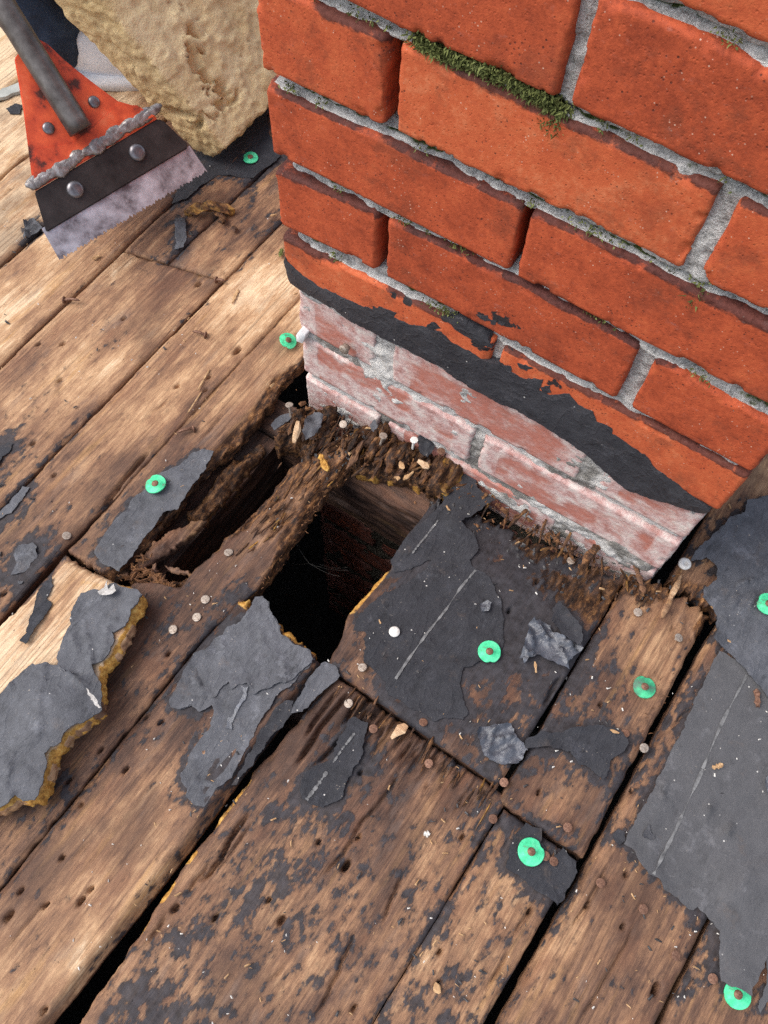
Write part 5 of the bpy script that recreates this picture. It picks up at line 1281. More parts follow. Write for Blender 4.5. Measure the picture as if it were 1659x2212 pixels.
# weld bead: overlapping dollops along the joint
wl = [s2(u, v) for u, v in T(0,0,(225,1185),(420,1070),(640,940),(840,810),(985,725))]
cum = np.linspace(0, 1, len(wl)); qq = np.linspace(0, 1, 22)
WX = np.interp(qq, cum, [p[0] for p in wl]); WY = np.interp(qq, cum, [p[1] for p in wl])
Vs, Fs, base = [], [], 0
for i in range(22):
    u = np.linspace(0, 2 * math.pi, 12, endpoint=False); v = np.linspace(0, math.pi, 7)
    U, Vv = np.meshgrid(u, v); D = np.stack([np.cos(U) * np.sin(Vv), np.sin(U) * np.sin(Vv), np.cos(Vv)], -1).reshape(-1, 3)
    r = 1 + .7 * (vn3(D * 1.5 + i * 3.1, 5) - .5)
    P = D * r[:, None] * np.array([.0125, .0060 + .0018 * math.sin(i * 2.1) + .0014 * math.sin(i * 5.3), .0019])
    Vs.append(s3(WX[i] + P[:, 0], WY[i] + P[:, 1], .0052 + P[:, 2]))
    for a in range(6):
        for b_ in range(12): Fs.append((base + a * 12 + b_, base + (a + 1) * 12 + b_, base + (a + 1) * 12 + (b_ + 1) % 12, base + a * 12 + (b_ + 1) % 12))
    base += len(D)
mesh_obj('weld_bead', np.concatenate(Vs), np.array(Fs), M['weld'], tool)
def sbolt(name, u, v, r, h, z, mat):
    p = s2(u, v); Vb, Fb = lathe([(r * 1.02, 0), (r, h * .35), (r * .86, h * .75), (r * .5, h * .95), (r * .05, h)], 20)
    mesh_obj(name, s3(p[0] + Vb[:, 0], p[1] + Vb[:, 1], z + Vb[:, 2]), Fb, M[mat], tool)
for (u, v) in T(0,0,(605,668),(312,838)): sbolt('rivet', u, v, .0062, .0030, .0044, 'bolt')
for (u, v) in T(0,0,(885,993),(485,1233)): sbolt('bolt', u, v, .0090, .0045, .0036, 'bolt')
ax0, ax1 = s2(*T(0,0,(512,868))[0]), s2(-10, 0)
axd = (ax1 - ax0) / np.linalg.norm(ax1 - ax0)
axp = np.array([-axd[1], axd[0]])
RS = .0130; Vs = []; n = 24
L_ = np.concatenate([np.linspace(0, .04, 5), np.linspace(.06, 1.15, 14)])
for k, l in enumerate(L_):
    for i in range(n):
        t = 2 * math.pi * i / n
        c = ax0 + axd * l + axp * RS * math.cos(t)
        Vs.append(s3(c[0], c[1], .0044 + RS * .86 + RS * math.sin(t))[0])
F = [(k * n + i, k * n + (i + 1) % n, (k + 1) * n + (i + 1) % n, (k + 1) * n + i) for k in range(len(L_) - 1) for i in range(n)]
F += [tuple(range(n))[::-1], tuple((len(L_) - 1) * n + i for i in range(n))]
mesh_obj('handle', np.array(Vs), F, M['shaft'], tool)
grip = s3(*(ax0 + axd * .78), .0144)[0]; grip2 = s3(*(ax0 + axd * 1.08), .0144)[0]

# ------------------------------------------------------------------ foam block leaning against the worker's leg
fA = at(443, 348, .0); fB = at(110, 0, .17)
fu = (fB - fA); fu = fu / np.linalg.norm(fu)
fn_ = np.cross(fu, np.array([0, 1.0, 0])); fn_ /= np.linalg.norm(fn_)
if fn_[0] < 0: fn_ = -fn_
fy = np.array([.02, 1.0, .05]); fy /= np.linalg.norm(fy)
FL, FD = .44, .36
t0, t1 = .052, .105
cor = {}
for iu in (0, 1):
    for iy in (0, 1):
        for it in (0, 1):
            th = (t0 if iu == 0 else t1)
            cor[(iu, iy, it)] = fA + fu * FL * iu + fy * FD * iy + fn_ * th * it
def tri(u, y, t):
    u, y, t = [np.asarray(k)[..., None] for k in (u, y, t)]
    r = 0
    for iu in (0, 1):
        for iy in (0, 1):
            for it in (0, 1):
                r = r + cor[(iu, iy, it)] * (u if iu else 1 - u) * (y if iy else 1 - y) * (t if it else 1 - t)
    return r
nu, ny, ntk = 190, 110, 34
Vs, Fs, Ns, base = [], [], [], 0
SHD = []
fc = tri(.5, .5, .5)
for (ax, val, n1, n2) in (('y', 0, nu, ntk), ('y', 1, nu // 3, ntk // 2), ('t', 1, nu, ny), ('t', 0, nu // 3, ny // 3), ('u', 0, ny, ntk), ('u', 1, ny // 3, ntk // 2)):
    p, q_ = np.meshgrid(np.linspace(0, 1, n1), np.linspace(0, 1, n2))
    v_ = np.full(p.shape, float(val))
    U, Y, Tt = {'y': (p, v_, q_), 't': (p, q_, v_), 'u': (v_, p, q_)}[ax]
    X = tri(U, Y, Tt).reshape(-1, 3)
    Nn = {'y': fy * (1 if val else -1), 't': fn_ * (1 if val else -1), 'u': fu * (1 if val else -1)}[ax]
    Nn = np.tile(Nn, (len(X), 1))
    # round the arrises by blending the normals outward near them
    e = np.stack([np.minimum(U, 1 - U).ravel() * FL, np.minimum(Y, 1 - Y).ravel() * FD, np.minimum(Tt, 1 - Tt).ravel() * .08], 1)
    d_ = np.sort(e, 1)[:, 1]
    cdir = X - fc; cdir /= np.linalg.norm(cdir, axis=1)[:, None]
    rnd = .003 * sstep(d_, .006, 0) ** 2
    dsp = (fbm3(X * 9, 3, 2) - .5) * .006 + (fbm3(X * 130, 9, 4) - .5) * .0060 - .011 * sstep(fbm3(X * np.array([20, 34, 34]), 21, 4), .65, .68) - .003 * sstep(vn3(X * 170, 31), .88, .92) + .0022 * sstep(fbm3(X * 45, 41, 3), .54, .56)
    dirn = cdir * .35 + Nn * .65
    k = sstep(d_, 0, .02)[:, None]
    dirn = Nn * k + cdir * (1 - k)
    Xd = X + dirn * dsp[:, None] - cdir * rnd[:, None]
    gz = Z0 + SL * Xd[:, 1]
    Xd[:, 2] = np.maximum(Xd[:, 2], gz + .004)
    SHD.append(np.full(len(Xd), {('y', 0): 1.0, ('u', 0): 1.0}.get((ax, val), 0.0)))  # front and lower end faces carry the painted shade
    Vs.append(Xd); f = grid_faces(n2, n1, base=base)
    a, b_, c_ = Xd[f[0, 0] - base], Xd[f[0, 1] - base], Xd[f[0, 2] - base]
    ii = len(f) // 2
    a, b_, c_ = X[f[ii, 0] - base], X[f[ii, 1] - base], X[f[ii, 2] - base]
    if np.cross(b_ - a, c_ - a) @ Nn[0] < 0: f = f[:, ::-1]
    Fs.append(f); base += len(X)
foam_o = mesh_obj('foam_block', np.concatenate(Vs), np.concatenate(Fs), M['foam'], None, {'side_shade': ('FLOAT', np.concatenate(SHD))})
tag(foam_o, 'big rough tan insulation foam slab leaning beside the chimney', 'foam block')
bmw = bmesh.new(); bmw.from_mesh(foam_o.data); bmesh.ops.remove_doubles(bmw, verts=bmw.verts[:], dist=.0009); bmw.to_mesh(foam_o.data); bmw.free()

# ------------------------------------------------------------------ worker behind the foam
foot = at(164, 158, .0)
base_ = np.array([foot[0], foot[1], Z0 + SL * foot[1]])
def skin_mesh(name, pts, edges, rad, mat, parent, sub=2):
    me = bpy.data.meshes.new(name); me.from_pydata([tuple(p) for p in pts], edges, []); me.update()
    o = bpy.data.objects.new(name, me); COL.objects.link(o)
    sk = o.modifiers.new('skin', 'SKIN'); sk.use_smooth_shade = True
    for i, r in enumerate(rad):
        me.skin_vertices[0].data[i].radius = (r if isinstance(r, tuple) else (r, r))
    me.skin_vertices[0].data[0].use_root = True
    o.modifiers.new('sub', 'SUBSURF').levels = sub; o.modifiers['sub'].render_levels = sub
    dg = bpy.context.evaluated_depsgraph_get(); ev = o.evaluated_get(dg)
    m2 = bpy.data.meshes.new_from_object(ev); bpy.data.objects.remove(o)
    m2.materials.clear(); m2.materials.append(M[mat])
    o2 = bpy.data.objects.new(name, m2); COL.objects.link(o2)
    m2.polygons.foreach_set('use_smooth', np.ones(len(m2.polygons), dtype=bool))
    if parent is not None: setparent(o2, parent)
    return o2
PX = np.array([.85, .53, 0]); PX /= np.linalg.norm(PX)        # the way the worker's toes point
PL = np.array([-.53, .85, 0]); PL /= np.linalg.norm(PL)       # across, towards the right foot
def wp(fx, lx, z): return base_ + PX * fx + PL * lx + np.array([0, 0, z])
worker = empty('person', base_, 'person in blue jeans and white shoes standing behind the foam slab', 'person')
hipc = wp(-.10, .15, .90)
legs = [wp(-.16, .15, .92), wp(-.16, .05, .84), wp(-.125, .01, .48), wp(-.050, 0, .22), wp(.0, 0, .004),
        wp(-.16, .26, .84), wp(-.17, .31, .48), wp(-.19, .32, .22), wp(-.20, .32, .085), wp(-.16, .15, 1.02)]
skin_mesh('jeans', legs, [(0, 1), (1, 2), (2, 3), (3, 4), (0, 5), (5, 6), (6, 7), (7, 8), (0, 9)],
          [(.15, .11), .088, .068, .058, .056, .088, .068, .062, .066, (.15, .105)], 'denim', worker)
for lx, fx in ((0, .0), (.32, -.20)):
    P = [wp(fx - .015, lx, .032), wp(fx + .02, lx, .038), wp(fx + .08, lx, .034), wp(fx + .135, lx, .028), wp(fx, lx, .065)]
    sh = skin_mesh('shoe', P, [(0, 1), (1, 2), (2, 3), (1, 4)], [(.032, .034), (.036, .040), (.038, .032), (.032, .026), .030], 'shoe', worker)
    Vs_, Fs_ = [], []
    n = 20
    for zz in (.002, .020):
        for i in range(n):
            t = 2 * math.pi * i / n
            Vs_.append(wp(fx + .06 + .100 * math.cos(t), lx + (.036 - .003 * math.cos(t)) * math.sin(t), zz))
    Fs_ = [(i, (i + 1) % n, n + (i + 1) % n, n + i) for i in range(n)] + [tuple(range(n))[::-1], tuple(range(n, 2 * n))]
    mesh_obj('sole', np.array(Vs_), Fs_, M['shoe'], sh)
hipz = 1.0
tor = [wp(-.16, .15, .98), wp(-.07, .15, 1.18), wp(-.03, .15, 1.38), wp(-.02, .15, 1.46), wp(-.02, -.03, 1.42), wp(.02, -.09, 1.18), wp(-.02, .33, 1.42)]
rh = grip; lh = grip2
elb_r = (wp(-.02, .36, 1.42) + grip2) / 2 + np.array([0.02, .06, -.06])
elb_l = (wp(-.02, -.06, 1.42) + grip) / 2 + np.array([.10, .0, -.10])
def lerp(a, b, t): return a * (1 - t) + b * t
skin_mesh('shirt', [tor[0], tor[1], tor[2], tor[3], tor[4], lerp(tor[4], elb_l, .55), tor[6], lerp(tor[6], elb_r, .55)], [(0, 1), (1, 2), (2, 3), (2, 4), (4, 5), (2, 6), (6, 7)],
          [(.155, .11), (.16, .115), (.15, .11), .062, .075, .055, .075, .055], 'shirt', worker)
body = [tor[2], tor[3], wp(-.01, .15, 1.53), wp(.01, .15, 1.60), wp(.015, .15, 1.70), tor[4], elb_l, lerp(elb_l, grip, .92), tor[6], elb_r, lerp(elb_r, grip2, .92), wp(.06, .15, 1.585)]
skin_mesh('body', body, [(0, 1), (1, 2), (2, 3), (3, 4), (0, 5), (5, 6), (6, 7), (0, 8), (8, 9), (9, 10), (3, 11)], [.08, .05, .052, (.078, .088), (.07, .085), .05, .042, .030, .05, .042, .030, .03], 'skin', worker)
hd = wp(.015, .15, 1.65)
lump('head', hd + np.array([0, 0, .005]), (.092, .077, .118), M['skin'], worker, 8, (20, 14), .03)
lump('mouth', hd + PX * .082 + np.array([0, 0, -.055]), (.008, .022, .006), M['rust'], worker, 9, (10, 6), .0)
h1 = lump('hair', hd + np.array([0, 0, .050]) - PX * .022, (.088, .084, .080), M['hair'], worker, 3, (20, 12), .08)
for sgn in (-1, 1):
    lump('eye', hd + PX * .078 + PL * .032 * sgn + np.array([0, 0, .005]), (.011, .011, .008), M['card'], worker, 4, (10, 6), .0)
    lump('ear', hd + PL * .076 * sgn + np.array([0, 0, -.01]), (.016, .016, .030), M['skin'], worker, 6, (10, 6), .1)
lump('nose', hd + PX * .092 + np.array([0, 0, -.02]), (.014, .014, .022), M['skin'], worker, 5, (10, 6), .05)
sdir = (grip2 - grip) / np.linalg.norm(grip2 - grip)
for g_, el in ((grip, elb_l), (grip2, elb_r)):
    ap = el - g_; ap -= sdir * (ap @ sdir); ap /= np.linalg.norm(ap); q3 = np.cross(sdir, ap)
    pts = [lerp(el, g_, .90), g_ + ap * .035]; ed = [(0, 1)]; rd = [.026, (.036, .020)]
    for k in range(4):
        o_ = sdir * (-.033 + .022 * k); r_ = .021
        ch = [g_ + ap * .024 + o_] + [g_ + o_ + (ap * math.cos(t) + q3 * math.sin(t)) * r_ for t in (1.0, 2.0, 3.0 + .1 * k)]
        i0 = len(pts); pts += ch; rd += [.010, .0095, .009, .008]; ed += [(1, i0), (i0, i0 + 1), (i0 + 1, i0 + 2), (i0 + 2, i0 + 3)]
    ch = [g_ + ap * .026 - sdir * .036 - q3 * .012] + [g_ - sdir * (.045 - .008 * k) + (ap * math.cos(t) - q3 * math.sin(t)) * .022 for k, t in enumerate((1.0, 1.9))]
    i0 = len(pts); pts += ch; rd += [.012, .011, .0095]; ed += [(1, i0), (i0, i0 + 1), (i0 + 1, i0 + 2)]
    skin_mesh('hand', pts, ed, rd, 'skin', worker, 1)

# ------------------------------------------------------------------ loose bits
def splinter_mesh(L, W, Tk, seed, bend=0.0, n=9):
    r = np.random.default_rng(seed); V = []; F = []
    for i in range(n):
        t = i / (n - 1); ww = W * (.55 + .6 * r.random()) * (1 if 0 < i < n - 1 else .45)
        for k in range(6):
            an = 2 * math.pi * k / 6
            V.append(((t - .5) * L + (r.random() - .5) * L * .10 * (i in (0, n - 1)), math.cos(an) * ww * (.7 + .5 * r.random()), math.sin(an) * Tk * (.6 + .7 * r.random()) + bend * (4 * (t - .5) ** 2)))
    for i in range(n - 1):
        for k in range(6): F.append((i * 6 + k, i * 6 + (k + 1) % 6, (i + 1) * 6 + (k + 1) % 6, (i + 1) * 6 + k))
    F += [tuple(range(6))[::-1], tuple((n - 1) * 6 + k for k in range(6))]
    return np.array(V), F
def put(name, u, v, h, L, W, Tk, ang, mat, label, cat, seed, bend=0.0, pitch=0.0, wood=None, group=None):
    chip = cat == 'wood chip'
    V, F = splinter_mesh(L * (.75 if chip else 1), W * (.8 if chip else 1), Tk * (.6 if chip else 1), seed, bend, 4 if chip else 9)
    Rm = np.array(Matrix.Rotation(ang, 3, 'Z') @ Matrix.Rotation(pitch, 3, 'Y'))
    V = V @ Rm.T; b, a = bk(u, v, h); P = V + RW(b, a, h)
    at_ = None
    if wood:
        at_ = {'gc': ('FLOAT_VECTOR', np.stack([V[:, 1], V[:, 0], V[:, 2]], 1) + seed), 'wt': ('FLOAT_COLOR', np.tile(wood, (len(P), 1)))}
    o = mesh_obj(name, P, F, M['wood'] if wood else M[mat], None, at_, smooth=False)
    return tag(o, label, cat, group)
def pa(u1, v1, u2, v2):
    A_, B_ = at(u1, v1), at(u2, v2); return math.atan2(B_[1] - A_[1], B_[0] - A_[0])
put('wood_chunk', 452, 446, .012, .058, .008, .006, pa(405, 445, 505, 440), None, 'curled orange brown rotten splinter below the foam corner', 'splinter', 11, bend=-.010, wood=(.5, 0, .9, .45))
put('wood_chunk', 475, 462, .006, .030, .006, .004, pa(462, 440, 480, 480), None, 'short brown wood stub under the curled splinter', 'splinter', 12, wood=(.4, .1, .8, .1))
put('wood_chip', 640, 935, .018, .030, .006, .004, pa(640, 915, 632, 950), None, 'pale orange wood chip standing in the rot beside the charred lump', 'wood chip', 13, wood=(.92, 0, 0, .2), pitch=.2)
put('wood_chip', 868, 1005, .012, .012, .004, .002, pa(860, 995, 874, 1018), 'chip_pale', 'upper pale chip in the rotten corner', 'wood chip', 14)
put('wood_chip', 882, 1028, .012, .018, .003, .002, pa(870, 1036, 896, 1014), 'chip_pale', 'longest pale chip in the rotten corner', 'wood chip', 15)
put('wood_chip', 858, 1032, .012, .008, .003, .002, .3, 'chip_pale', 'smallest squarish pale chip in the rotten corner', 'wood chip', 16)
put('wood_chip', 915, 1003, .014, .018, .006, .004, pa(900, 990, 930, 1010), None, 'pinkish ridged wood chunk below the black tar lump', 'wood chip', 17, wood=(.85, 0, .1, .0))
put('wood_chip', 1157, 1441, .005, .014, .0022, .0014, pa(1156, 1430, 1158, 1452), 'chip_pale', 'pale sliver pointing down below the crumpled bitumen', 'wood chip', 18)
put('wood_chip', 945, 2134, .002, .011, .004, .0016, pa(940, 2122, 950, 2145), 'chip_pale', 'pale chip on the dark stain near the bottom', 'wood chip', 19)
put('wood_chip', 862, 1580, .003, .024, .007, .0010, pa(845, 1595, 885, 1560), None, 'flat peach coloured flake on the splintered board end', 'wood chip', 20, wood=(.80, 0, 0, 0))
put('wood_chip', 922, 1801, .002, .005, .0028, .0018, 0.4, 'chip_white', 'bright white speck of grit in the lower middle', 'grit', 21)
put('wood_chip', 1567, 1383, .006, .013, .004, .002, pa(1558, 1380, 1576, 1386), 'chip_pale', 'tan triangular chip on the upper felt sheet', 'wood chip', 22)
put('wood_chip', 1636, 1508, .006, .016, .003, .003, pa(1634, 1490, 1636, 1520), 'rust', 'rusty brown stick on the right felt sheet', 'stick', 23)
put('wood_chip', 1328, 1580, .006, .010, .003, .0015, .2, 'chip_pale', 'pink chip on the wide end of the flared strip', 'wood chip', 24)
put('wood_chip', 208, 556, .003, .012, .005, .003, 1.2, 'chip_pale', 'pale yellow chip below the scraper blade', 'wood chip', 25)
put('wood_chip', 506, 494, .004, .010, .006, .004, .6, None, 'dark brown crumb on the boards right of the felt slip', 'wood chip', 26, wood=(.3, .2, .5, 0))
put('wood_chip', 590, 465, .006, .010, .003, .002, .9, 'chip_pale', 'yellow flake at the foot of the chimney edge', 'wood chip', 27)
put('wood_chip', 607, 545, .006, .010, .003, .002, 1.9, 'moss', 'small green leaf scrap at the chimney edge', 'leaf', 28)
put('wood_chip', 700, 1000, .010, .020, .004, .003, pa(690, 985, 705, 1015), None, 'yellow rotten sliver on the near stub', 'splinter', 29, wood=(.7, 0, .2, .8))
put('splinter', 1290, 1180, .006, .05, .004, .003, pa(1270, 1200, 1310, 1150), None, 'long fibrous splinter beside the pale chimney foot', 'splinter', 30, wood=(.6, .1, .6, 0))
put('splinter', 1378, 1240, .008, .040, .0030, .0016, pa(1360, 1200, 1385, 1280), None, 'weathered grey splinter under the chimney corner', 'splinter', 31, wood=(.5, .2, .5, 0))
put('splinter', 1450, 1290, .005, .05, .0036, .0016, pa(1435, 1330, 1470, 1255), None, 'split orange wedge of board right of the chimney corner', 'splinter', 32, wood=(.75, .05, .4, .1))
put('splinter', 440, 820, .003, +.03, .0011, .0008, pa(425, 845, 452, 795), 'chip_pale', 'thin straw coloured splinter lifting from the left board', 'splinter', 33)
put('splinter', 420, 870, .003, +.03, .0010, .0008, pa(400, 905, 440, 840), 'chip_pale', 'long yellow splinter lying along the left board grain', 'splinter', 34)
put('splinter', 508, 640, .003, .02, .0025, .001, pa(500, 660, 516, 620), 'chip_pale', 'white scuffed splinter on the sunlit board', 'splinter', 35)
put('splinter', 1550, 1655, .006, .010, .0022, .0012, .9, 'chip_pale', 'cream sliver beside the chalk line of the smooth sheet', 'splinter', 36)

def bent_nail(u, v, u2, v2, label, seed):
    p0, p1 = at(u, v, .004), at(u2, v2, .006); g = empty('bent_nail', p0, label, 'nail', 'loose bent nails')
    mid = (p0 + p1) / 2 + np.array([0, 0, .004]); V = []; n = 8; K_ = 7
    for k in range(K_):
        t = k / (K_ - 1); c = p0 * (1 - t) ** 2 + 2 * mid * t * (1 - t) + p1 * t * t
        d = p1 - p0; d /= np.linalg.norm(d); s_ = np.cross(d, [0, 0, 1]); s_ /= np.linalg.norm(s_); t_ = np.cross(s_, d)
        for i in range(n):
            an = 2 * math.pi * i / n; V.append(c + (s_ * math.cos(an) + t_ * math.sin(an)) * .0016 * (1 if k < K_ - 1 else .4))
    F = [(k * n + i, k * n + (i + 1) % n, (k + 1) * n + (i + 1) % n, (k + 1) * n + i) for k in range(K_ - 1) for i in range(n)]
    mesh_obj('shaft', np.array(V), F, M['rust'], g)
    Vh, Fh = lathe([(.0003, -.0008), (.0040, -.0008), (.0042, 0), (.0035, .0008), (.0003, .001)], 12)
    d = p0 - p1; d /= np.linalg.norm(d); Q = np.array(Vector(d).to_track_quat('Z', 'Y').to_matrix())
    mesh_obj('head', Vh @ Q.T + p0, Fh, M['rust'], g)
bent_nail(138, 648, 172, 649, 'bent rusty nail lying across the seam on the far left boards', 1)
bent_nail(444, 724, 416, 716, 'bent nail lying on the bright board left of the chimney', 2)
bent_nail(418, 926, 384, 934, 'curved rusty nail on the board above the grey felt scrap', 3)
bent_nail(467, 605, 486, 608, 'small bent nail at the board end near the scraper', 4)

def crumbs(name, n, region, size, mat, seed, hbase=.0015, el=1.8):
    r = np.random.default_rng(seed); V = []; F = []; k = 0
    while k < n:
        u, v = region(r)
        b, a = bk(u, v)
        if (.10 < b < .20 and .055 < a < .225) or (.0 < b < .055 and .04 < a < .25): continue
        if b > 0 and b < .42 and a < 0: continue
        if name in ('wood_crumbs', 'pale_grit', 'tar_crumbs') and plank_at(b, a)[0] is deck: continue
        if name in ('wood_crumbs', 'pale_grit', 'tar_crumbs') and (plank_at(b - .004, a)[0] is deck or plank_at(b + .004, a)[0] is deck): continue
        s = size * (.5 + r.random() ** 2 * 1.4); an = r.uniform(0, math.pi)
        c, sn = math.cos(an), math.sin(an); i0 = len(V)
        for (x, y, z) in ((-1, -.5, 0), (1, -.6, 0), (.8, .6, 0), (-.8, .5, 0), (-.5, -.2, .8), (.6, -.1, .9), (.3, .4, .7)):
            x *= el * s * r.uniform(.6, 1.2); y *= s * r.uniform(.6, 1.2); z *= s * r.uniform(.5, 1.1)
            V.append(RW(b + x * c - y * sn, a + x * sn + y * c, hbase + z))
        F += [tuple(i0 + q for q in f) for f in ((0, 1, 5, 4), (1, 2, 6, 5), (2, 3, 6), (3, 0, 4), (3, 4, 6), (4, 5, 6))]
        k += 1
    o = mesh_obj(name, np.array(V), F, M[mat], None, smooth=False); o['kind'] = 'stuff'
    return o
def allr(r):
    while True:
        u, v = r.uniform(0, 1659), r.uniform(450, 2212)
        if fbm(u / 130., v / 130., 33, 3) + r.uniform(-.12, .12) > .54: return (u, v)
crumbs('wood_crumbs', 200, allr, .0008, 'chip_pale', 1, el=2.2)
crumbs('pale_grit', 240, allr, .0007, 'chip_white', 2, .003, el=1.3)
crumbs('tar_crumbs', 160, allr, .0012, 'chip_dark', 3)
rot_r = lambda r: (lambda t: (620 + 800 * t + r.normal() * 30, 905 + 330 * t + r.normal() * 40))(r.random())
crumbs('rotten_crumbs', 170, rot_r, .0014, 'chip_brown', 4, .001, el=1.2)
crumbs('rotten_crumbs', 260, lambda r: (r.normal(370, 55), r.normal(1240, 22)), .0019, 'chip_brown', 5, -.002)
crumbs('wood_crumbs', 14, rot_r, .0014, 'chip_pale', 6, .004)
crumbs('tar_crumbs', 160, rot_r, .0016, 'chip_dark', 7, .002, el=1.1)
crumbs('foot_debris', 110, lambda r: (lambda t: (645 + 760 * t + r.normal() * 8, 880 + 390 * t + r.normal() * 12))(r.random()), .0022, 'chip_brown', 8, .0, el=1.2)

# splintered, fibrous rot: slivers lying along the grain
def slivers(name, n, region, L, W, seed, h0, spread=.35):
    r = np.random.default_rng(seed); Vs, Fs, Gs, Cs = [], [], [], []; base = 0
    k = 0
    while k < n:
        u, v, hh = region(r); b, a = bk(u, v)
        if .0 < b < .42 and a < .002: continue
        l = L * r.uniform(.4, 1.4); w_ = W * r.uniform(.5, 1.5)
        V, F = splinter_mesh(l, w_, w_ * .6, int(r.integers(1, 9999)), 0, 6)
        Rm = np.array(Matrix.Rotation(math.pi / 2 + r.normal() * spread, 3, 'Z') @ Matrix.Rotation(r.normal() * .22, 3, 'Y'))
        P = V @ Rm.T + RW(b, a, h0 + hh)
        Vs.append(P); Gs.append(np.stack([V[:, 1], V[:, 0], V[:, 2]], 1) + r.uniform(0, 3, 3)); c = np.array([r.uniform(.08, .5), 0, r.uniform(.4, .9), r.choice([0, 0, 0, 0, 0, 0, .25, .45])])
        Cs.append(np.tile(c, (len(V), 1))); Fs += [tuple(q + base for q in f) for f in F]; base += len(V); k += 1
    o = mesh_obj(name, np.concatenate(Vs), Fs, M['wood'], None, {'gc': ('FLOAT_VECTOR', np.concatenate(Gs)), 'wt': ('FLOAT_COLOR', np.concatenate(Cs))}, smooth=False); o['kind'] = 'stuff'
slivers('rotten_slivers', 80, lambda r: (lambda t: (640 + 330 * t + r.normal() * 14, 915 + 110 * t + r.normal() * 26, r.uniform(-.004, .006)))(r.random()), .016, .0017, 61, .001)
slivers('rotten_slivers', 45, lambda r: (lambda t: (990 + 410 * t + r.normal() * 10, 1040 + 225 * t + r.normal() * 16 + 8, r.uniform(-.001, .002)))(r.random()), .014, .0013, 62, .000, .6)
slivers('rotten_board_ends', 30, lambda r: (lambda t: (650 + 350 * t + r.normal() * 10, 925 + 108 * t + r.normal() * 16, r.uniform(-.003, .006)))(r.random()), .028, .0034, 66, .002, .16)
slivers('rotten_board_ends', 12, lambda r: (lambda t: (1010 + 390 * t + r.normal() * 10, 1060 + 215 * t + r.normal() * 14, r.uniform(-.001, .003)))(r.random()), .024, .0024, 67, .000, .4)
slivers('rotten_slivers', 60, lambda r: (lambda t: (770 - 330 * t + r.normal() * 20, 930 + 370 * t + r.normal() * 18, r.uniform(-.001, .002)))(r.random() * .7), .020, .0011, 63, .002, .12)
slivers('board_slivers', 26, lambda r: (lambda t: (735 + 330 * t + r.normal() * 14, 1470 + 250 * t + abs(r.normal()) * 40, r.uniform(-.001, .0015)))(r.random()), .020, .0011, 64, .000, .10)

# fibres standing off the rotten edges
def fibres(name, pts, n, L, mat, seed, spread=.006, h=0.0):
    r = np.random.default_rng(seed); V = []; F = []
    P = np.array([bk(u, v) for u, v in pts]); cum = np.linspace(0, 1, len(P))
    for i in range(n):
        t = r.random(); b = np.interp(t, cum, P[:, 0]) + r.normal() * spread; a = np.interp(t, cum, P[:, 1]) + r.normal() * spread
        p = RW(b, a, h + r.normal() * .003); d = np.array([r.normal(), r.normal() * 1.6, r.normal() * .5 + .1]); d /= np.linalg.norm(d)
        s_ = np.cross(d, r.normal(size=3)); s_ /= np.linalg.norm(s_); l = L * r.uniform(.4, 1.3); wd = .0004
        k = len(V); e = p + d * l; m_ = (p + e) / 2 + r.normal(size=3) * l * .12
        V += [p - s_ * wd, p + s_ * wd, m_ + s_ * wd, m_ - s_ * wd, e]; F += [(k, k + 1, k + 2, k + 3), (k + 3, k + 2, k + 4)]
    o = mesh_obj(name, np.array(V), F, M[mat], None); o['kind'] = 'stuff'
fibres('wood_fibres', T(0,2,(905,590),(855,680),(830,760),(770,870),(690,1000),(655,1180),(600,1340),(460,1440),(360,1560)), 160, .0035, 'chip_yellow', 1, .0015, .010)
fibres('rotten_fibres', [(560,1270),(640,1150),(700,1060),(760,1000)], 110, .0045, 'chip_brown', 3, .003, -.002)
fibres('rotten_fibres', [(640,930),(780,960),(900,1010),(1000,1040)], 200, .005, 'chip_brown', 4, .012, .002)
fibres('wood_fibres', [(1500,1330),(1440,1470),(1380,1600)], 40, .005, 'chip_brown', 5, .004, -.002)

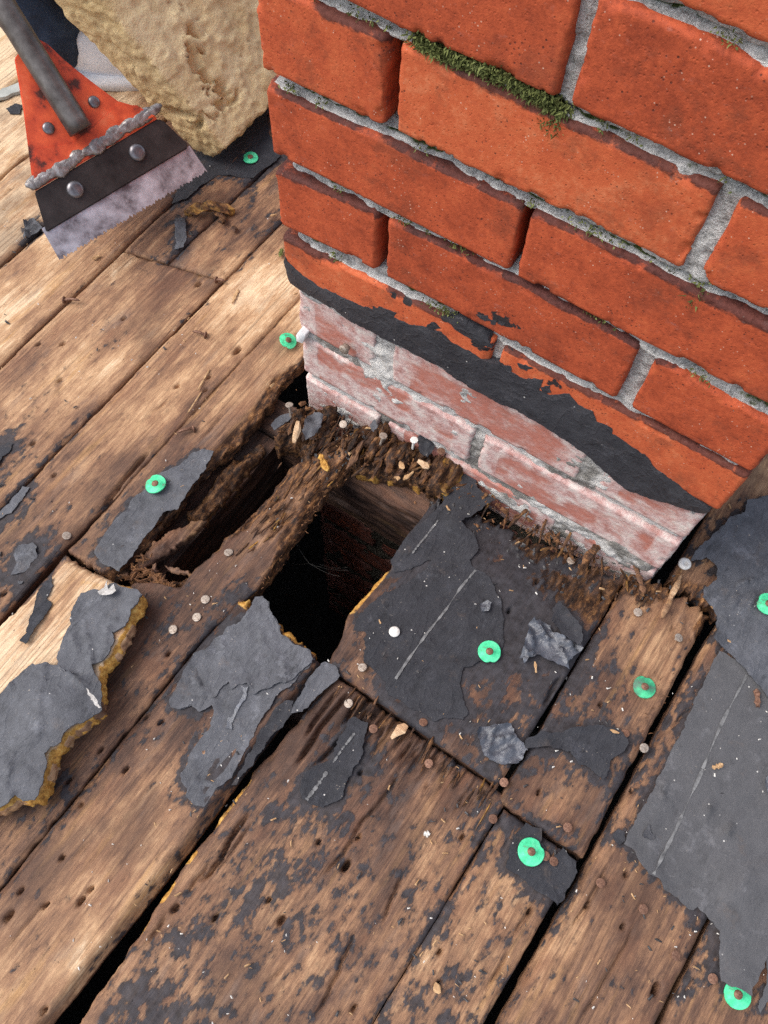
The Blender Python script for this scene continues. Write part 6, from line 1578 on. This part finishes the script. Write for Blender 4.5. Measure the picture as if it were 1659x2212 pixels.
# cobweb across the hole
P0 = [(640, 1250), (655, 1290), (700, 1310), (760, 1320)]
Vw, Fw = [], []
for (pa_, pb_) in (((632, 1150), (668, 1207)), ((668, 1207), (700, 1210)), ((668, 1207), (752, 1222)), ((600, 1200), (668, 1207)), ((668, 1207), (735, 1235)), ((690, 1209), (752, 1215))):
    A_, B_ = at(pa_[0], pa_[1] + 10, -.03), at(pb_[0], pb_[1] + 10, -.03)
    for k in range(8):
        p, q_ = A_ + (B_ - A_) * k / 8, A_ + (B_ - A_) * (k + 1) / 8
        sg = lambda t: np.array([0, 0, -.006 * math.sin(math.pi * t)]); p = p + sg(k / 8); q_ = q_ + sg((k + 1) / 8)
        i0 = len(Vw); o_ = np.array([.00007, .00007, .00005]); o2 = np.array([.00005, -.00005, .00008]); Vw += [p - o_, p + o_, q_ + o_, q_ - o_, p - o2, p + o2, q_ + o2, q_ - o2]; Fw += [(i0, i0 + 1, i0 + 2, i0 + 3), (i0 + 4, i0 + 5, i0 + 6, i0 + 7)]
tag(mesh_obj('cobweb', np.array(Vw), Fw, M['web'], None), 'thin dusty cobweb threads stretched across the dark hole', 'cobweb')

# ------------------------------------------------------------------ tar left on the boards round the felt
polys = [P for P in FELT.values() if len(P) > 2]
for (o, L, R, a0, a1, top) in PLANKS:
    me = o.data; n = len(me.vertices)
    if n < 3000: continue
    co = np.empty(n * 3, np.float32); me.vertices.foreach_get('co', co); co = co.reshape(-1, 3) + np.array(wloc(o))
    q = np.stack([co[:, 0] + SK * co[:, 1], -co[:, 1]], 1); add = np.zeros(n)
    for P in polys:
        lo, hi = P.min(0) - .03, P.max(0) + .03
        k = np.where((q[:, 0] > lo[0]) & (q[:, 0] < hi[0]) & (q[:, 1] > lo[1]) & (q[:, 1] < hi[1]))[0]
        if len(k) == 0: continue
        d = dist_poly(P, q[k]); d[inside(P, q[k])] = 0
        add[k] = np.maximum(add[k], np.exp(-(d / .011) ** 1.3))
    if add.max() <= 0: continue
    w_ = me.attributes['wt']; c = np.empty(n * 4, np.float32); w_.data.foreach_get('color', c); c = c.reshape(-1, 4)
    c[:, 1] += .30 * add
    w_.data.foreach_set('color', c.ravel())
